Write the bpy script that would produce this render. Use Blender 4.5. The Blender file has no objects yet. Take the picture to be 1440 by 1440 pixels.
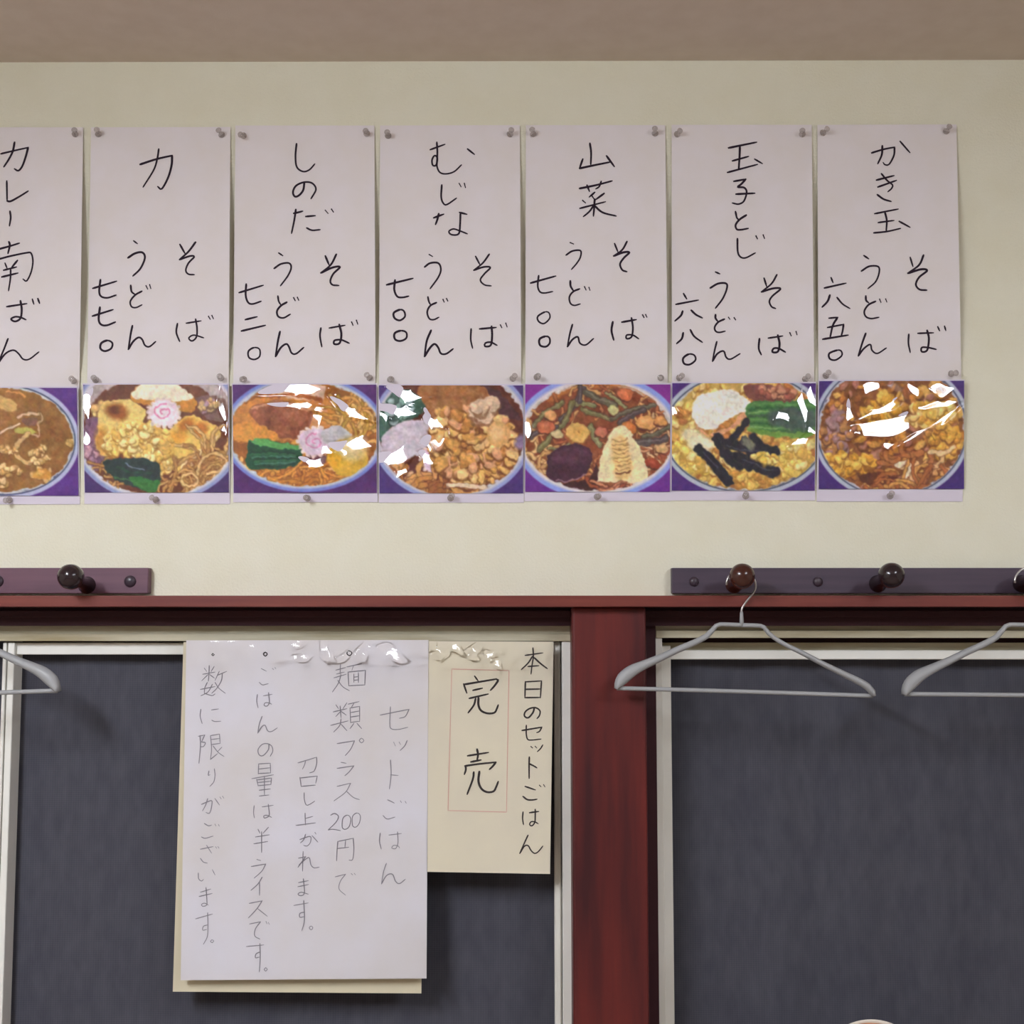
import bpy, bmesh, math, random
import numpy as np
from mathutils import Vector, Matrix, Euler

# ------------------------------------------------------------------ camera, world, lights, exposure
scene = bpy.context.scene
COL = scene.collection
F_PX = 1700.0                       # focal length in pixels of the 1440 frame
CAM_D, CAM_Z = 1.75, 1.50           # distance from the wall, eye height
cam_data = bpy.data.cameras.new('camera')
cam_data.sensor_width = 36.0
cam_data.lens = 36.0 * F_PX / 1440.0
cam = bpy.data.objects.new('camera', cam_data)
COL.objects.link(cam)
cam.location = (0.0, -CAM_D, CAM_Z)
cam.rotation_euler = (math.radians(90 + 4.7), 0.0, math.radians(0.3))
scene.camera = cam

world = bpy.data.worlds.new('world')
scene.world = world
world.use_nodes = True
world.node_tree.nodes['Background'].inputs[0].default_value = (0.75, 0.78, 0.85, 1)
world.node_tree.nodes['Background'].inputs[1].default_value = 0.25

scene.view_settings.view_transform = 'Standard'
scene.view_settings.look = 'None'
scene.view_settings.gamma = 1.0
scene.view_settings.use_curve_mapping = False
scene.view_settings.exposure = 0.0

LAMP_A = dict(x=-1.0, y=-1.80, strength=67.0)
LAMP_B = dict(x=1.15, y=-1.80, strength=29.5)
LAMP_COL = (0.93, 0.98, 1.06)

ROT = cam.rotation_euler.to_matrix()
CAM = Vector(cam.location)

def P(px, py, depth=0.0):
    """the point seen at (px, py) of the 1440 frame that lies 'depth' in front of the wall plane Y = 0"""
    d = ROT @ Vector(((px - 720.0) / F_PX, -(py - 720.0) / F_PX, -1.0))
    t = (-depth - CAM.y) / d.y
    return CAM + d * t

# ------------------------------------------------------------------ small helpers
def lin(c):
    c = np.asarray(c, dtype=float) / 255.0
    return np.where(c <= 0.04045, c / 12.92, ((c + 0.055) / 1.055) ** 2.4)

def rgba(c):
    l = lin(c)
    return (float(l[0]), float(l[1]), float(l[2]), 1.0)

def obj(name, me, mat=None, parent=None, smooth=False):
    o = bpy.data.objects.new(name, me)
    COL.objects.link(o)
    if mat is not None:
        me.materials.clear(); me.materials.append(mat)
    if parent is not None:
        o.parent = parent
    if smooth:
        me.polygons.foreach_set('use_smooth', [True] * len(me.polygons))
    return o

def mesh(name, verts, faces):
    me = bpy.data.meshes.new(name)
    me.from_pydata([tuple(v) for v in verts], [], faces)
    me.update()
    return me

def tag(o, label=None, cat=None, group=None, kind=None):
    if label: o['label'] = label
    if cat: o['category'] = cat
    if group: o['group'] = group
    if kind: o['kind'] = kind
    return o

def empty(name, loc=(0, 0, 0)):
    e = bpy.data.objects.new(name, None)
    e.empty_display_size = 0.05
    COL.objects.link(e)
    e.location = loc
    return e

def box_bm(bm, x0, x1, y0, y1, z0, z1):
    v = [bm.verts.new((x, y, z)) for x in (x0, x1) for y in (y0, y1) for z in (z0, z1)]
    for f in ((0, 1, 3, 2), (4, 6, 7, 5), (0, 4, 5, 1), (2, 3, 7, 6), (0, 2, 6, 4), (1, 5, 7, 3)):
        bm.faces.new([v[i] for i in f])

def box(name, x0, x1, y0, y1, z0, z1, mat, parent=None, bevel=0.0, off=(0, 0, 0), segs=2):
    bm = bmesh.new()
    box_bm(bm, x0 - off[0], x1 - off[0], y0 - off[1], y1 - off[1], z0 - off[2], z1 - off[2])
    bmesh.ops.recalc_face_normals(bm, faces=bm.faces)
    if bevel > 0:
        bmesh.ops.bevel(bm, geom=list(bm.edges), offset=bevel, segments=segs, affect='EDGES', profile=0.5)
    me = bpy.data.meshes.new(name)
    bm.to_mesh(me); bm.free()
    return obj(name, me, mat, parent, smooth=False)

def lathe(profile, n=24, squash=(1, 1)):
    """profile: list of (radius, along) -> verts/faces around the -Y axis (along = distance out of the wall)"""
    V, Fc = [], []
    for r, a in profile:
        for k in range(n):
            t = 2 * math.pi * k / n
            V.append((r * math.cos(t) * squash[0], -a, r * math.sin(t) * squash[1]))
    m = len(profile)
    for i in range(m - 1):
        for k in range(n):
            k2 = (k + 1) % n
            Fc.append((i * n + k, (i + 1) * n + k, (i + 1) * n + k2, i * n + k2))
    Fc.append(tuple(range(n)))
    Fc.append(tuple(reversed([(m - 1) * n + k for k in range(n)])))
    return V, Fc

def smooth_path(pts, step):
    """Catmull-Rom through pts; a doubled point is a sharp corner"""
    runs, cur = [], [pts[0]]
    for p in pts[1:]:
        if abs(p[0] - cur[-1][0]) < 1e-6 and abs(p[1] - cur[-1][1]) < 1e-6:
            runs.append(cur); cur = [p]
        else:
            cur.append(p)
    runs.append(cur)
    out = []
    for run in runs:
        if len(run) < 2: continue
        q = [np.array(a, float) for a in run]
        closed = np.hypot(*(q[0][:2] - q[-1][:2])) < 1e-6
        seg = []
        for i in range(len(q) - 1):
            p1, p2 = q[i], q[i + 1]
            p0 = q[i - 1] if i > 0 else (q[-2] if closed else 2 * p1 - p2)
            p3 = q[i + 2] if i + 2 < len(q) else (q[1] if closed else 2 * p2 - p1)
            n = max(1, int(np.linalg.norm(p2[:2] - p1[:2]) / step)) if len(q) > 2 else 1
            for k in range(n):
                t = k / n
                seg.append(0.5 * (2 * p1 + (p2 - p0) * t + (2 * p0 - 5 * p1 + 4 * p2 - p3) * t * t
                                  + (3 * p1 - p0 - 3 * p2 + p3) * t ** 3))
        seg.append(q[-1])
        out.append(seg)
    return out

def tube(path, radii, n=10, close_ends=True, flat=None):
    """sweep an ellipse (a, b) along path; a lies in the X-Z plane across the path, b along Y"""
    V, Fc = [], []
    m = len(path)
    for i, p in enumerate(path):
        p = Vector(p)
        a = Vector(path[max(i - 1, 0)]); b = Vector(path[min(i + 1, m - 1)])
        t = (b - a).normalized()
        yv = Vector((0, 1, 0))
        side = t.cross(yv)
        if side.length < 1e-4:
            side = Vector((1, 0, 0))
        side.normalize()
        up = side.cross(t).normalized()
        ra, rb = radii[i] if isinstance(radii, list) else radii
        for k in range(n):
            th = 2 * math.pi * k / n
            V.append(p + side * (ra * math.cos(th)) + up * (rb * math.sin(th)))
    for i in range(m - 1):
        for k in range(n):
            k2 = (k + 1) % n
            Fc.append((i * n + k, i * n + k2, (i + 1) * n + k2, (i + 1) * n + k))
    if close_ends:
        Fc.append(tuple(reversed(range(n))))
        Fc.append(tuple((m - 1) * n + k for k in range(n)))
    return V, Fc

# ------------------------------------------------------------------ materials
def new_mat(name):
    m = bpy.data.materials.new(name)
    m.use_nodes = True
    return m, m.node_tree, m.node_tree.nodes['Principled BSDF']

def principled(name, col, rough=0.6, spec=0.4, metallic=0.0, coat=0.0, coat_rough=0.05,
               noise=None, bump=None, coords='Object'):
    """noise=(scale_xyz, second colour, contrast low, high); bump=(scale, strength, distance)"""
    m, nt, b = new_mat(name)
    b.inputs['Base Color'].default_value = rgba(col)
    b.inputs['Roughness'].default_value = rough
    b.inputs['Specular IOR Level'].default_value = spec
    b.inputs['Metallic'].default_value = metallic
    b.inputs['Coat Weight'].default_value = coat
    b.inputs['Coat Roughness'].default_value = coat_rough
    tc = nt.nodes.new('ShaderNodeTexCoord')
    if noise:
        mp = nt.nodes.new('ShaderNodeMapping'); mp.inputs['Scale'].default_value = noise[0]
        nz = nt.nodes.new('ShaderNodeTexNoise'); nz.inputs['Scale'].default_value = 1.0
        nz.inputs['Detail'].default_value = 6.0
        cr = nt.nodes.new('ShaderNodeValToRGB')
        cr.color_ramp.elements[0].position = noise[2]; cr.color_ramp.elements[0].color = rgba(col)
        cr.color_ramp.elements[1].position = noise[3]; cr.color_ramp.elements[1].color = rgba(noise[1])
        nt.links.new(tc.outputs[coords], mp.inputs[0]); nt.links.new(mp.outputs[0], nz.inputs['Vector'])
        nt.links.new(nz.outputs['Fac'], cr.inputs[0]); nt.links.new(cr.outputs[0], b.inputs['Base Color'])
    if bump:
        n2 = nt.nodes.new('ShaderNodeTexNoise'); n2.inputs['Scale'].default_value = bump[0]
        n2.inputs['Detail'].default_value = 4.0
        bp = nt.nodes.new('ShaderNodeBump'); bp.inputs['Strength'].default_value = bump[1]
        bp.inputs['Distance'].default_value = bump[2]
        nt.links.new(tc.outputs[coords], n2.inputs['Vector'])
        nt.links.new(n2.outputs['Fac'], bp.inputs['Height']); nt.links.new(bp.outputs[0], b.inputs['Normal'])
    return m

M_WALL = principled('cream_wallpaper', (235, 231, 212), 0.9, 0.15, noise=((14, 14, 14), (232, 227, 205), 0.35, 0.7), bump=(300, 0.6, 0.0016))
M_CEIL = principled('ceiling_board', (217, 204, 193), 0.95, 0.1, noise=((30, 30, 30), (212, 198, 186), 0.35, 0.7), bump=(400, 0.2, 0.001))
M_FLOOR = principled('floor_tile', (158, 142, 126), 0.6, 0.3)
M_ROOM = principled('room_plaster', (206, 200, 186), 0.9, 0.1)
M_LEDGE = principled('ledge_wood', (122, 58, 48), 0.45, 0.4, noise=((5, 60, 90), (104, 44, 40), 0.35, 0.7))
M_POST = principled('post_wood', (108, 38, 34), 0.42, 0.4, noise=((34, 34, 3.0), (60, 23, 28), 0.3, 0.7))
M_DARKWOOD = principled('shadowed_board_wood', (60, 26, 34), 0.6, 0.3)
M_FRAME = principled('white_sash_paint', (238, 236, 230), 0.5, 0.35, noise=((9, 9, 9), (228, 225, 216), 0.4, 0.75))
M_HEAD = principled('tan_head_paint', (204, 196, 172), 0.55, 0.3, noise=((6, 30, 60), (168, 154, 122), 0.4, 0.75))  # duller tan than the sash paint, with darker streaks
M_PEGRAIL_L = principled('peg_rail_plum_wood', (112, 78, 92), 0.5, 0.45, noise=((4, 60, 80), (98, 66, 82), 0.35, 0.7))
M_PEGRAIL_R = principled('peg_rail_dark_wood', (80, 66, 80), 0.5, 0.45, noise=((4, 60, 80), (66, 54, 70), 0.35, 0.7))
M_PEG = principled('peg_black_lacquer', (40, 26, 30), 0.22, 0.5, coat=0.15)
M_PEG_B = principled('peg_brown_lacquer', (66, 32, 24), 0.22, 0.5, coat=0.15)
M_PLUG = principled('plug_dark', (62, 50, 60), 0.35, 0.5)
M_HANGER = principled('hanger_grey_coat', (158, 158, 160), 0.45, 0.45)
M_WIRE = principled('hook_steel', (190, 184, 182), 0.28, 0.5, metallic=0.8)
M_NEEDLE = principled('pin_steel', (180, 180, 180), 0.3, 0.5, metallic=1.0)
M_PAPER = principled('menu_paper', (236, 228, 232), 0.85, 0.2, noise=((16, 16, 16), (233, 224, 222), 0.35, 0.7), bump=(120, 0.15, 0.0006))
M_NOTICE = principled('notice_paper', (226, 221, 226), 0.8, 0.2, noise=((7, 7, 7), (220, 212, 208), 0.35, 0.7))
M_BOARD = principled('cream_backing_card', (214, 204, 178), 0.85, 0.2)
M_CREAM = principled('cream_notice_paper', (228, 218, 196), 0.85, 0.2, noise=((9, 9, 9), (220, 210, 192), 0.35, 0.7))
M_INK = principled('black_marker_ink', (44, 30, 44), 0.7, 0.2)
M_INK2 = principled('notice_marker_ink', (62, 54, 54), 0.7, 0.2)
M_PENCIL = principled('grey_pencil', (146, 140, 146), 0.8, 0.1)
M_RED = principled('thin_red_line', (222, 176, 164), 0.8, 0.1)
M_WHITE = principled('white_print_border', (222, 212, 226), 0.6, 0.3)
M_PLATE = principled('white_glazed_rim', (232, 220, 208), 0.25, 0.5)
M_PLATE_IN = principled('russet_glaze', (176, 96, 70), 0.3, 0.5, noise=((20, 20, 20), (190, 140, 90), 0.35, 0.65))

def pin_material():
    m, nt, b = new_mat('clear_pin_plastic')
    b.inputs['Base Color'].default_value = rgba((186, 176, 172))
    b.inputs['Roughness'].default_value = 0.12
    tr = nt.nodes.new('ShaderNodeBsdfTransparent')
    tr.inputs[0].default_value = (0.93, 0.91, 0.90, 1)
    mx = nt.nodes.new('ShaderNodeMixShader'); mx.inputs[0].default_value = 0.42
    nt.links.new(tr.outputs[0], mx.inputs[1]); nt.links.new(b.outputs[0], mx.inputs[2])
    nt.links.new(mx.outputs[0], nt.nodes['Material Output'].inputs[0])
    return m
M_PIN = pin_material()

def film_material():
    m, nt, b = new_mat('clear_plastic_film')
    gl = nt.nodes.new('ShaderNodeBsdfGlossy'); gl.inputs['Roughness'].default_value = 0.06
    tr = nt.nodes.new('ShaderNodeBsdfTransparent')
    fr = nt.nodes.new('ShaderNodeFresnel'); fr.inputs['IOR'].default_value = 1.36
    mx = nt.nodes.new('ShaderNodeMixShader')
    nt.links.new(fr.outputs[0], mx.inputs[0])
    nt.links.new(tr.outputs[0], mx.inputs[1]); nt.links.new(gl.outputs[0], mx.inputs[2])
    nt.links.new(mx.outputs[0], nt.nodes['Material Output'].inputs[0])
    return m
M_FILM = film_material()

def print_material():
    m, nt, b = new_mat('glossy_food_print')
    at = nt.nodes.new('ShaderNodeAttribute'); at.attribute_name = 'print'
    nt.links.new(at.outputs['Color'], b.inputs['Base Color'])
    b.inputs['Roughness'].default_value = 0.5
    b.inputs['Specular IOR Level'].default_value = 0.3
    b.inputs['Coat Weight'].default_value = 1.0
    b.inputs['Coat Roughness'].default_value = 0.035
    b.inputs['Coat IOR'].default_value = 1.6
    return m
M_PRINT = print_material()

def mesh_cloth_material():
    m, nt, b = new_mat('dark_woven_mesh')
    tc = nt.nodes.new('ShaderNodeTexCoord')
    sx = nt.nodes.new('ShaderNodeSeparateXYZ')
    nt.links.new(tc.outputs['Object'], sx.inputs[0])
    def wave(out, freq):
        mu = nt.nodes.new('ShaderNodeMath'); mu.operation = 'MULTIPLY'; mu.inputs[1].default_value = freq
        s = nt.nodes.new('ShaderNodeMath'); s.operation = 'SINE'
        nt.links.new(out, mu.inputs[0]); nt.links.new(mu.outputs[0], s.inputs[0]); return s
    wx = wave(sx.outputs['X'], 2 * math.pi / 0.0036)
    wz = wave(sx.outputs['Z'], 2 * math.pi / 0.0030)
    ad = nt.nodes.new('ShaderNodeMath'); ad.operation = 'ADD'
    nt.links.new(wx.outputs[0], ad.inputs[0]); nt.links.new(wz.outputs[0], ad.inputs[1])
    mp = nt.nodes.new('ShaderNodeMapping'); mp.inputs['Scale'].default_value = (60, 60, 25)
    nz = nt.nodes.new('ShaderNodeTexNoise'); nz.inputs['Detail'].default_value = 5; nz.inputs['Scale'].default_value = 1
    nt.links.new(tc.outputs['Object'], mp.inputs[0]); nt.links.new(mp.outputs[0], nz.inputs['Vector'])
    m2 = nt.nodes.new('ShaderNodeMath'); m2.operation = 'MULTIPLY'; m2.inputs[1].default_value = 0.10
    nt.links.new(ad.outputs[0], m2.inputs[0])
    a2 = nt.nodes.new('ShaderNodeMath'); a2.operation = 'ADD'
    nt.links.new(m2.outputs[0], a2.inputs[0]); nt.links.new(nz.outputs['Fac'], a2.inputs[1])
    cr = nt.nodes.new('ShaderNodeValToRGB')
    cr.color_ramp.elements[0].position = 0.25; cr.color_ramp.elements[0].color = rgba((68, 68, 78))
    cr.color_ramp.elements[1].position = 0.8; cr.color_ramp.elements[1].color = rgba((82, 82, 90))
    nt.links.new(a2.outputs[0], cr.inputs[0]); nt.links.new(cr.outputs[0], b.inputs['Base Color'])
    b.inputs['Roughness'].default_value = 0.85
    b.inputs['Specular IOR Level'].default_value = 0.15
    return m
M_MESH = mesh_cloth_material()

def lamp_material(strength):
    m = bpy.data.materials.new('glowing_diffuser'); m.use_nodes = True
    nt = m.node_tree; nt.nodes.clear()
    e = nt.nodes.new('ShaderNodeEmission'); o = nt.nodes.new('ShaderNodeOutputMaterial')
    e.inputs[0].default_value = (*LAMP_COL, 1); e.inputs[1].default_value = strength
    nt.links.new(e.outputs[0], o.inputs[0])
    return m

# ------------------------------------------------------------------ the room
CEIL_Z = P(720, 86, 0).z
ROOM_X = 2.6
ROOM_Y = -5.2
LEDGE_D = 0.05
LEDGE_TOP = P(720, 837.5, LEDGE_D).z
LEDGE_BOT = P(720, 853.5, LEDGE_D).z
SILL_Z = P(1227, 1603, 0.048).z - 0.0005
tag(box('ceiling', -ROOM_X, ROOM_X, ROOM_Y, 0.15, CEIL_Z, CEIL_Z + 0.08, M_CEIL), kind='structure')
tag(box('floor', -ROOM_X, ROOM_X, ROOM_Y, 0.15, -0.08, 0.0, M_FLOOR), kind='structure')
wb = tag(empty('wall_back', (0, 0, 0)), kind='structure')
box('upper_panel', -ROOM_X, ROOM_X, 0.0, 0.15, LEDGE_TOP - 0.005, CEIL_Z, M_WALL, wb)
box('lower_panel', -ROOM_X, ROOM_X, 0.0, 0.15, 0.0, SILL_Z - 0.03, M_WALL, wb)
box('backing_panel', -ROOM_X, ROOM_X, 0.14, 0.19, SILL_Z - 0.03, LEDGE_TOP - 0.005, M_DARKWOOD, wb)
tag(box('wall_left', -ROOM_X - 0.08, -ROOM_X, ROOM_Y, 0.15, 0, CEIL_Z, M_ROOM), kind='structure')
tag(box('wall_right', ROOM_X, ROOM_X + 0.08, ROOM_Y, 0.15, 0, CEIL_Z, M_ROOM), kind='structure')
tag(box('wall_front', -ROOM_X, ROOM_X, ROOM_Y - 0.08, ROOM_Y, 0, CEIL_Z, M_ROOM), kind='structure')
# ledge, recessed board beneath it, post, sill
tag(box('trim_1', -ROOM_X, ROOM_X, -LEDGE_D, 0.0, LEDGE_BOT, LEDGE_TOP, M_LEDGE, bevel=0.0012), kind='structure')
HEAD_TOP = P(400, 880, -0.02).z
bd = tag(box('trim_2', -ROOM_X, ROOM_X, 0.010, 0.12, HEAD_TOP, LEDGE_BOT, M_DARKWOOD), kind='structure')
gz = P(400, 868, 0.004).z
box('raised_strip', -ROOM_X, ROOM_X, 0.004, 0.010, gz, gz + 0.010, M_DARKWOOD, bd, bevel=0.001)
PX0, PX1 = P(805, 1100, 0.03).x, P(910.5, 1100, 0.03).x
tag(box('trim_3', PX0, PX1, -0.03, 0.13, SILL_Z, LEDGE_BOT, M_POST, bevel=0.004, segs=3), kind='structure')
WX0, WX1 = P(804, 1100, 0.0).x, P(923, 1100, -0.03).x
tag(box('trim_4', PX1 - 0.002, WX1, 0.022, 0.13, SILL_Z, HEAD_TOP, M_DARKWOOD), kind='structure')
tag(box('trim_5', -ROOM_X, ROOM_X, -0.09, 0.15, SILL_Z - 0.03, SILL_Z, M_POST, bevel=0.003), kind='structure')

def fold_sheet(name, x0, x1, z0, z1, y, mat, parent, seed, amp=0.003):
    rnd = random.Random(seed)
    ph = [(rnd.uniform(0, 6.28), rnd.uniform(30, 75), rnd.uniform(0.4, 1)) for _ in range(3)]
    n = int((x1 - x0) / 0.006)
    V, Fc = [], []
    for i in range(n + 1):
        x = x0 + (x1 - x0) * i / n
        dy = amp * sum(a * math.sin(f * x + p) for p, f, a in ph) / 2
        V += [(x, y + dy, z0), (x, y + dy, z1)]
    for i in range(n):
        Fc.append((2 * i, 2 * i + 2, 2 * i + 3, 2 * i + 1))
    return obj(name, mesh(name, V, Fc), mat, parent, smooth=True)

# window 1 (left): its sash runs in the front track
w1 = tag(empty('window_1'), kind='structure')
zt = HEAD_TOP
WD = 0.035                          # the frames stand this far behind the wall face
zh = P(400, 901.5, 0.0 - WD).z
L = -2.3
hd = box('head_frame', L, P(802, 890, 0.0 - WD).x, -0.004 + WD, 0.05 + WD, P(400, 892, 0.002 - WD).z, zt, M_HEAD, w1, bevel=0.001)
box('head_lip', L, P(802, 890, 0.0 - WD).x, -0.009 + WD, -0.004 + WD, zh, P(400, 891, 0.002 - WD).z, M_HEAD, w1, bevel=0.001)
jx0, jx1 = P(790.5, 1150, 0.0 - WD).x, P(804.3, 1150, 0.0 - WD).x
box('jamb', jx0, jx1, -0.006 + WD, 0.06 + WD, SILL_Z, zh, M_FRAME, w1, bevel=0.0015)
sx0 = P(779.5, 1150, -0.012 - WD).x
box('sash_stile', sx0, jx0 - 0.001, 0.010 + WD, 0.03 + WD, SILL_Z, zh - 0.001, M_FRAME, w1, bevel=0.002)
box('stile_groove', jx0 - 0.005, jx0 - 0.003, 0.008 + WD, 0.012 + WD, SILL_Z, zh - 0.001, M_FRAME, w1)
lx0, lx1, lx2 = P(4.0, 930, 0 - WD).x, P(10, 930, 0 - WD).x, P(20.5, 930, 0 - WD).x
box('sash_rail', lx2, sx0, 0.006 + WD, 0.03 + WD, P(400, 920.5, -0.006 - WD).z, P(400, 904, -0.006 - WD).z, M_FRAME, w1, bevel=0.001)
box('meeting_stile', lx1 + 0.001, lx2, -0.002 + WD, 0.03 + WD, SILL_Z, zh - 0.002, M_FRAME, w1, bevel=0.0015)
box('meeting_stile', lx0, lx1 - 0.001, -0.002 + WD, 0.03 + WD, SILL_Z, zh - 0.002, M_FRAME, w1, bevel=0.0015)
fold_sheet('mesh_screen', lx2 - 0.003, sx0 + 0.003, SILL_Z, P(400, 918, -0.03 - WD).z, 0.034 + WD, M_MESH, w1, 3)
fold_sheet('mesh_screen', L, lx0 + 0.003, SILL_Z, zh, 0.060 + WD, M_MESH, w1, 5)
# window 2 (right): its sash runs in the rear track
w2 = tag(empty('window_2'), kind='structure')
R_ = 2.3
hx0 = P(921.5, 890, 0.0 - WD).x
z_b = P(1200, 897, 0.0 - WD).z
box('head_frame', hx0, R_, -0.004 + WD, 0.07 + WD, P(1200, 887, 0.002 - WD).z, zt, M_HEAD, w2, bevel=0.001)
box('head_lip', hx0, R_, -0.009 + WD, -0.004 + WD, z_b, P(1200, 886.5, 0.002 - WD).z, M_HEAD, w2, bevel=0.001)
box('track_recess', hx0, R_, 0.035 + WD, 0.07 + WD, P(1200, 914, -0.035 - WD).z, P(1200, 904, -0.035 - WD).z, M_HEAD, w2)
box('track_shade_strip', hx0, R_, 0.055 + WD, 0.07 + WD, P(1200, 904, -0.035 - WD).z, z_b, M_DARKWOOD, w2)  # dark strip closing the track gap, standing in for its deep shade
box('jamb', P(922.5, 1150, 0.0 - WD).x, P(933, 1150, 0.0 - WD).x, -0.006 + WD, 0.06 + WD, SILL_Z, z_b, M_FRAME, w2, bevel=0.0015)
ss0, ss1 = P(933.5, 1150, -0.02 - WD).x, P(946, 1150, -0.02 - WD).x
box('sash_stile', ss0 - 0.002, ss1, 0.022 + WD, 0.05 + WD, SILL_Z, P(1200, 908, -0.02 - WD).z, M_FRAME, w2, bevel=0.0015)
box('sash_rail', ss1, R_, 0.024 + WD, 0.05 + WD, P(1200, 927.5, -0.022 - WD).z, P(1200, 914.5, -0.022 - WD).z, M_FRAME, w2, bevel=0.0015)
fold_sheet('mesh_screen', ss1 - 0.003, R_, SILL_Z, P(1200, 925, -0.05 - WD).z, 0.054 + WD, M_MESH, w2, 11, 0.004)

# ceiling lights (behind the viewer)
def ceiling_light(d, label):
    e = empty('ceiling_light', (d['x'], d['y'], CEIL_Z))
    tag(e, label, 'ceiling light', 'diffuser lights on the ceiling')
    box('base_plate', -0.15, 0.15, -0.55, 0.55, -0.012, 0.0, M_FRAME, e)
    box('diffuser', -0.11, 0.11, -0.52, 0.52, -0.072, -0.012, lamp_material(d['strength']), e, bevel=0.02)
ceiling_light(LAMP_A, 'long white ceiling light over the left of the room, behind the viewer')
ceiling_light(LAMP_B, 'long white ceiling light over the right of the room, behind the viewer')

# ------------------------------------------------------------------ peg rails
def peg_mesh(name):
    prof = [(0.0125, 0.0), (0.0125, 0.003), (0.0098, 0.008), (0.0088, 0.020), (0.0088, 0.040), (0.0105, 0.047), (0.0145, 0.053),
            (0.0172, 0.061), (0.0175, 0.068), (0.0158, 0.0755), (0.0110, 0.081), (0.0045, 0.0838), (0.001, 0.0843)]
    V, Fc = lathe(prof, 28)
    m = mesh(name, V, Fc)
    return m
def plug_mesh(name, r):
    V, Fc = lathe([(r, 0), (r, 0.001), (r * 0.85, 0.003), (r * 0.5, 0.0045), (r * 0.12, 0.005)], 20)
    return mesh(name, V, Fc)

RAIL_D = 0.016
def peg_rail(xa, xb, label, mat, pegs, plugs):
    z1, z0 = P((xa + xb) / 2, 798.5, RAIL_D).z, P((xa + xb) / 2, 834.5, RAIL_D).z
    z0 = max(z0, LEDGE_TOP + 0.0005)
    x0, x1 = P(xa, 815, RAIL_D).x, P(xb, 815, RAIL_D).x
    e = empty('peg_rail', ((x0 + x1) / 2, 0, z0))
    tag(e, label, 'coat rack', 'wooden peg rails')
    o = tuple(e.location)
    box('board', x0, x1, -RAIL_D, 0.0, z0, z1, mat, e, bevel=0.0012, off=o)
    for (px, py, m) in pegs:       # px, py = where the head shows
        h = P(px, py, RAIL_D + 0.066)
        a = math.radians(9)
        pg = obj('peg', peg_mesh('peg'), m, e, smooth=True)
        # base so that the head (0.062 along the tilted axis) sits at h
        base = Vector((h.x, -RAIL_D + 0.001, h.z - 0.067 * math.sin(a)))
        pg.location = base - Vector(o)
        pg.rotation_euler = (-a, 0, 0)
    for (px, py, r) in plugs:
        p = P(px, py, RAIL_D)
        pl = obj('screw_plug', plug_mesh('screw_plug', r), M_PLUG, e, smooth=True)
        pl.location = Vector((p.x, -RAIL_D, p.z)) - Vector(o)
    return e
peg_rail(-330, 208.5, 'plum-brown wooden peg rail at left, its end above the left window', M_PEGRAIL_L,
         [(99, 811, M_PEG), (-113, 811, M_PEG)], [(183, 817.5, 0.0085), (-3, 817.5, 0.0085), (-220, 817.5, 0.0085)])
peg_rail(945, 1800, 'dark wooden peg rail at right, above the right window', M_PEGRAIL_R,
         [(1044, 810, M_PEG_B), (1254, 809, M_PEG), (1464, 809, M_PEG), (1672, 809, M_PEG)],
         [(976, 818, 0.0070), (1150, 818, 0.0070), (1358 + 210, 818, 0.0070)])

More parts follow.
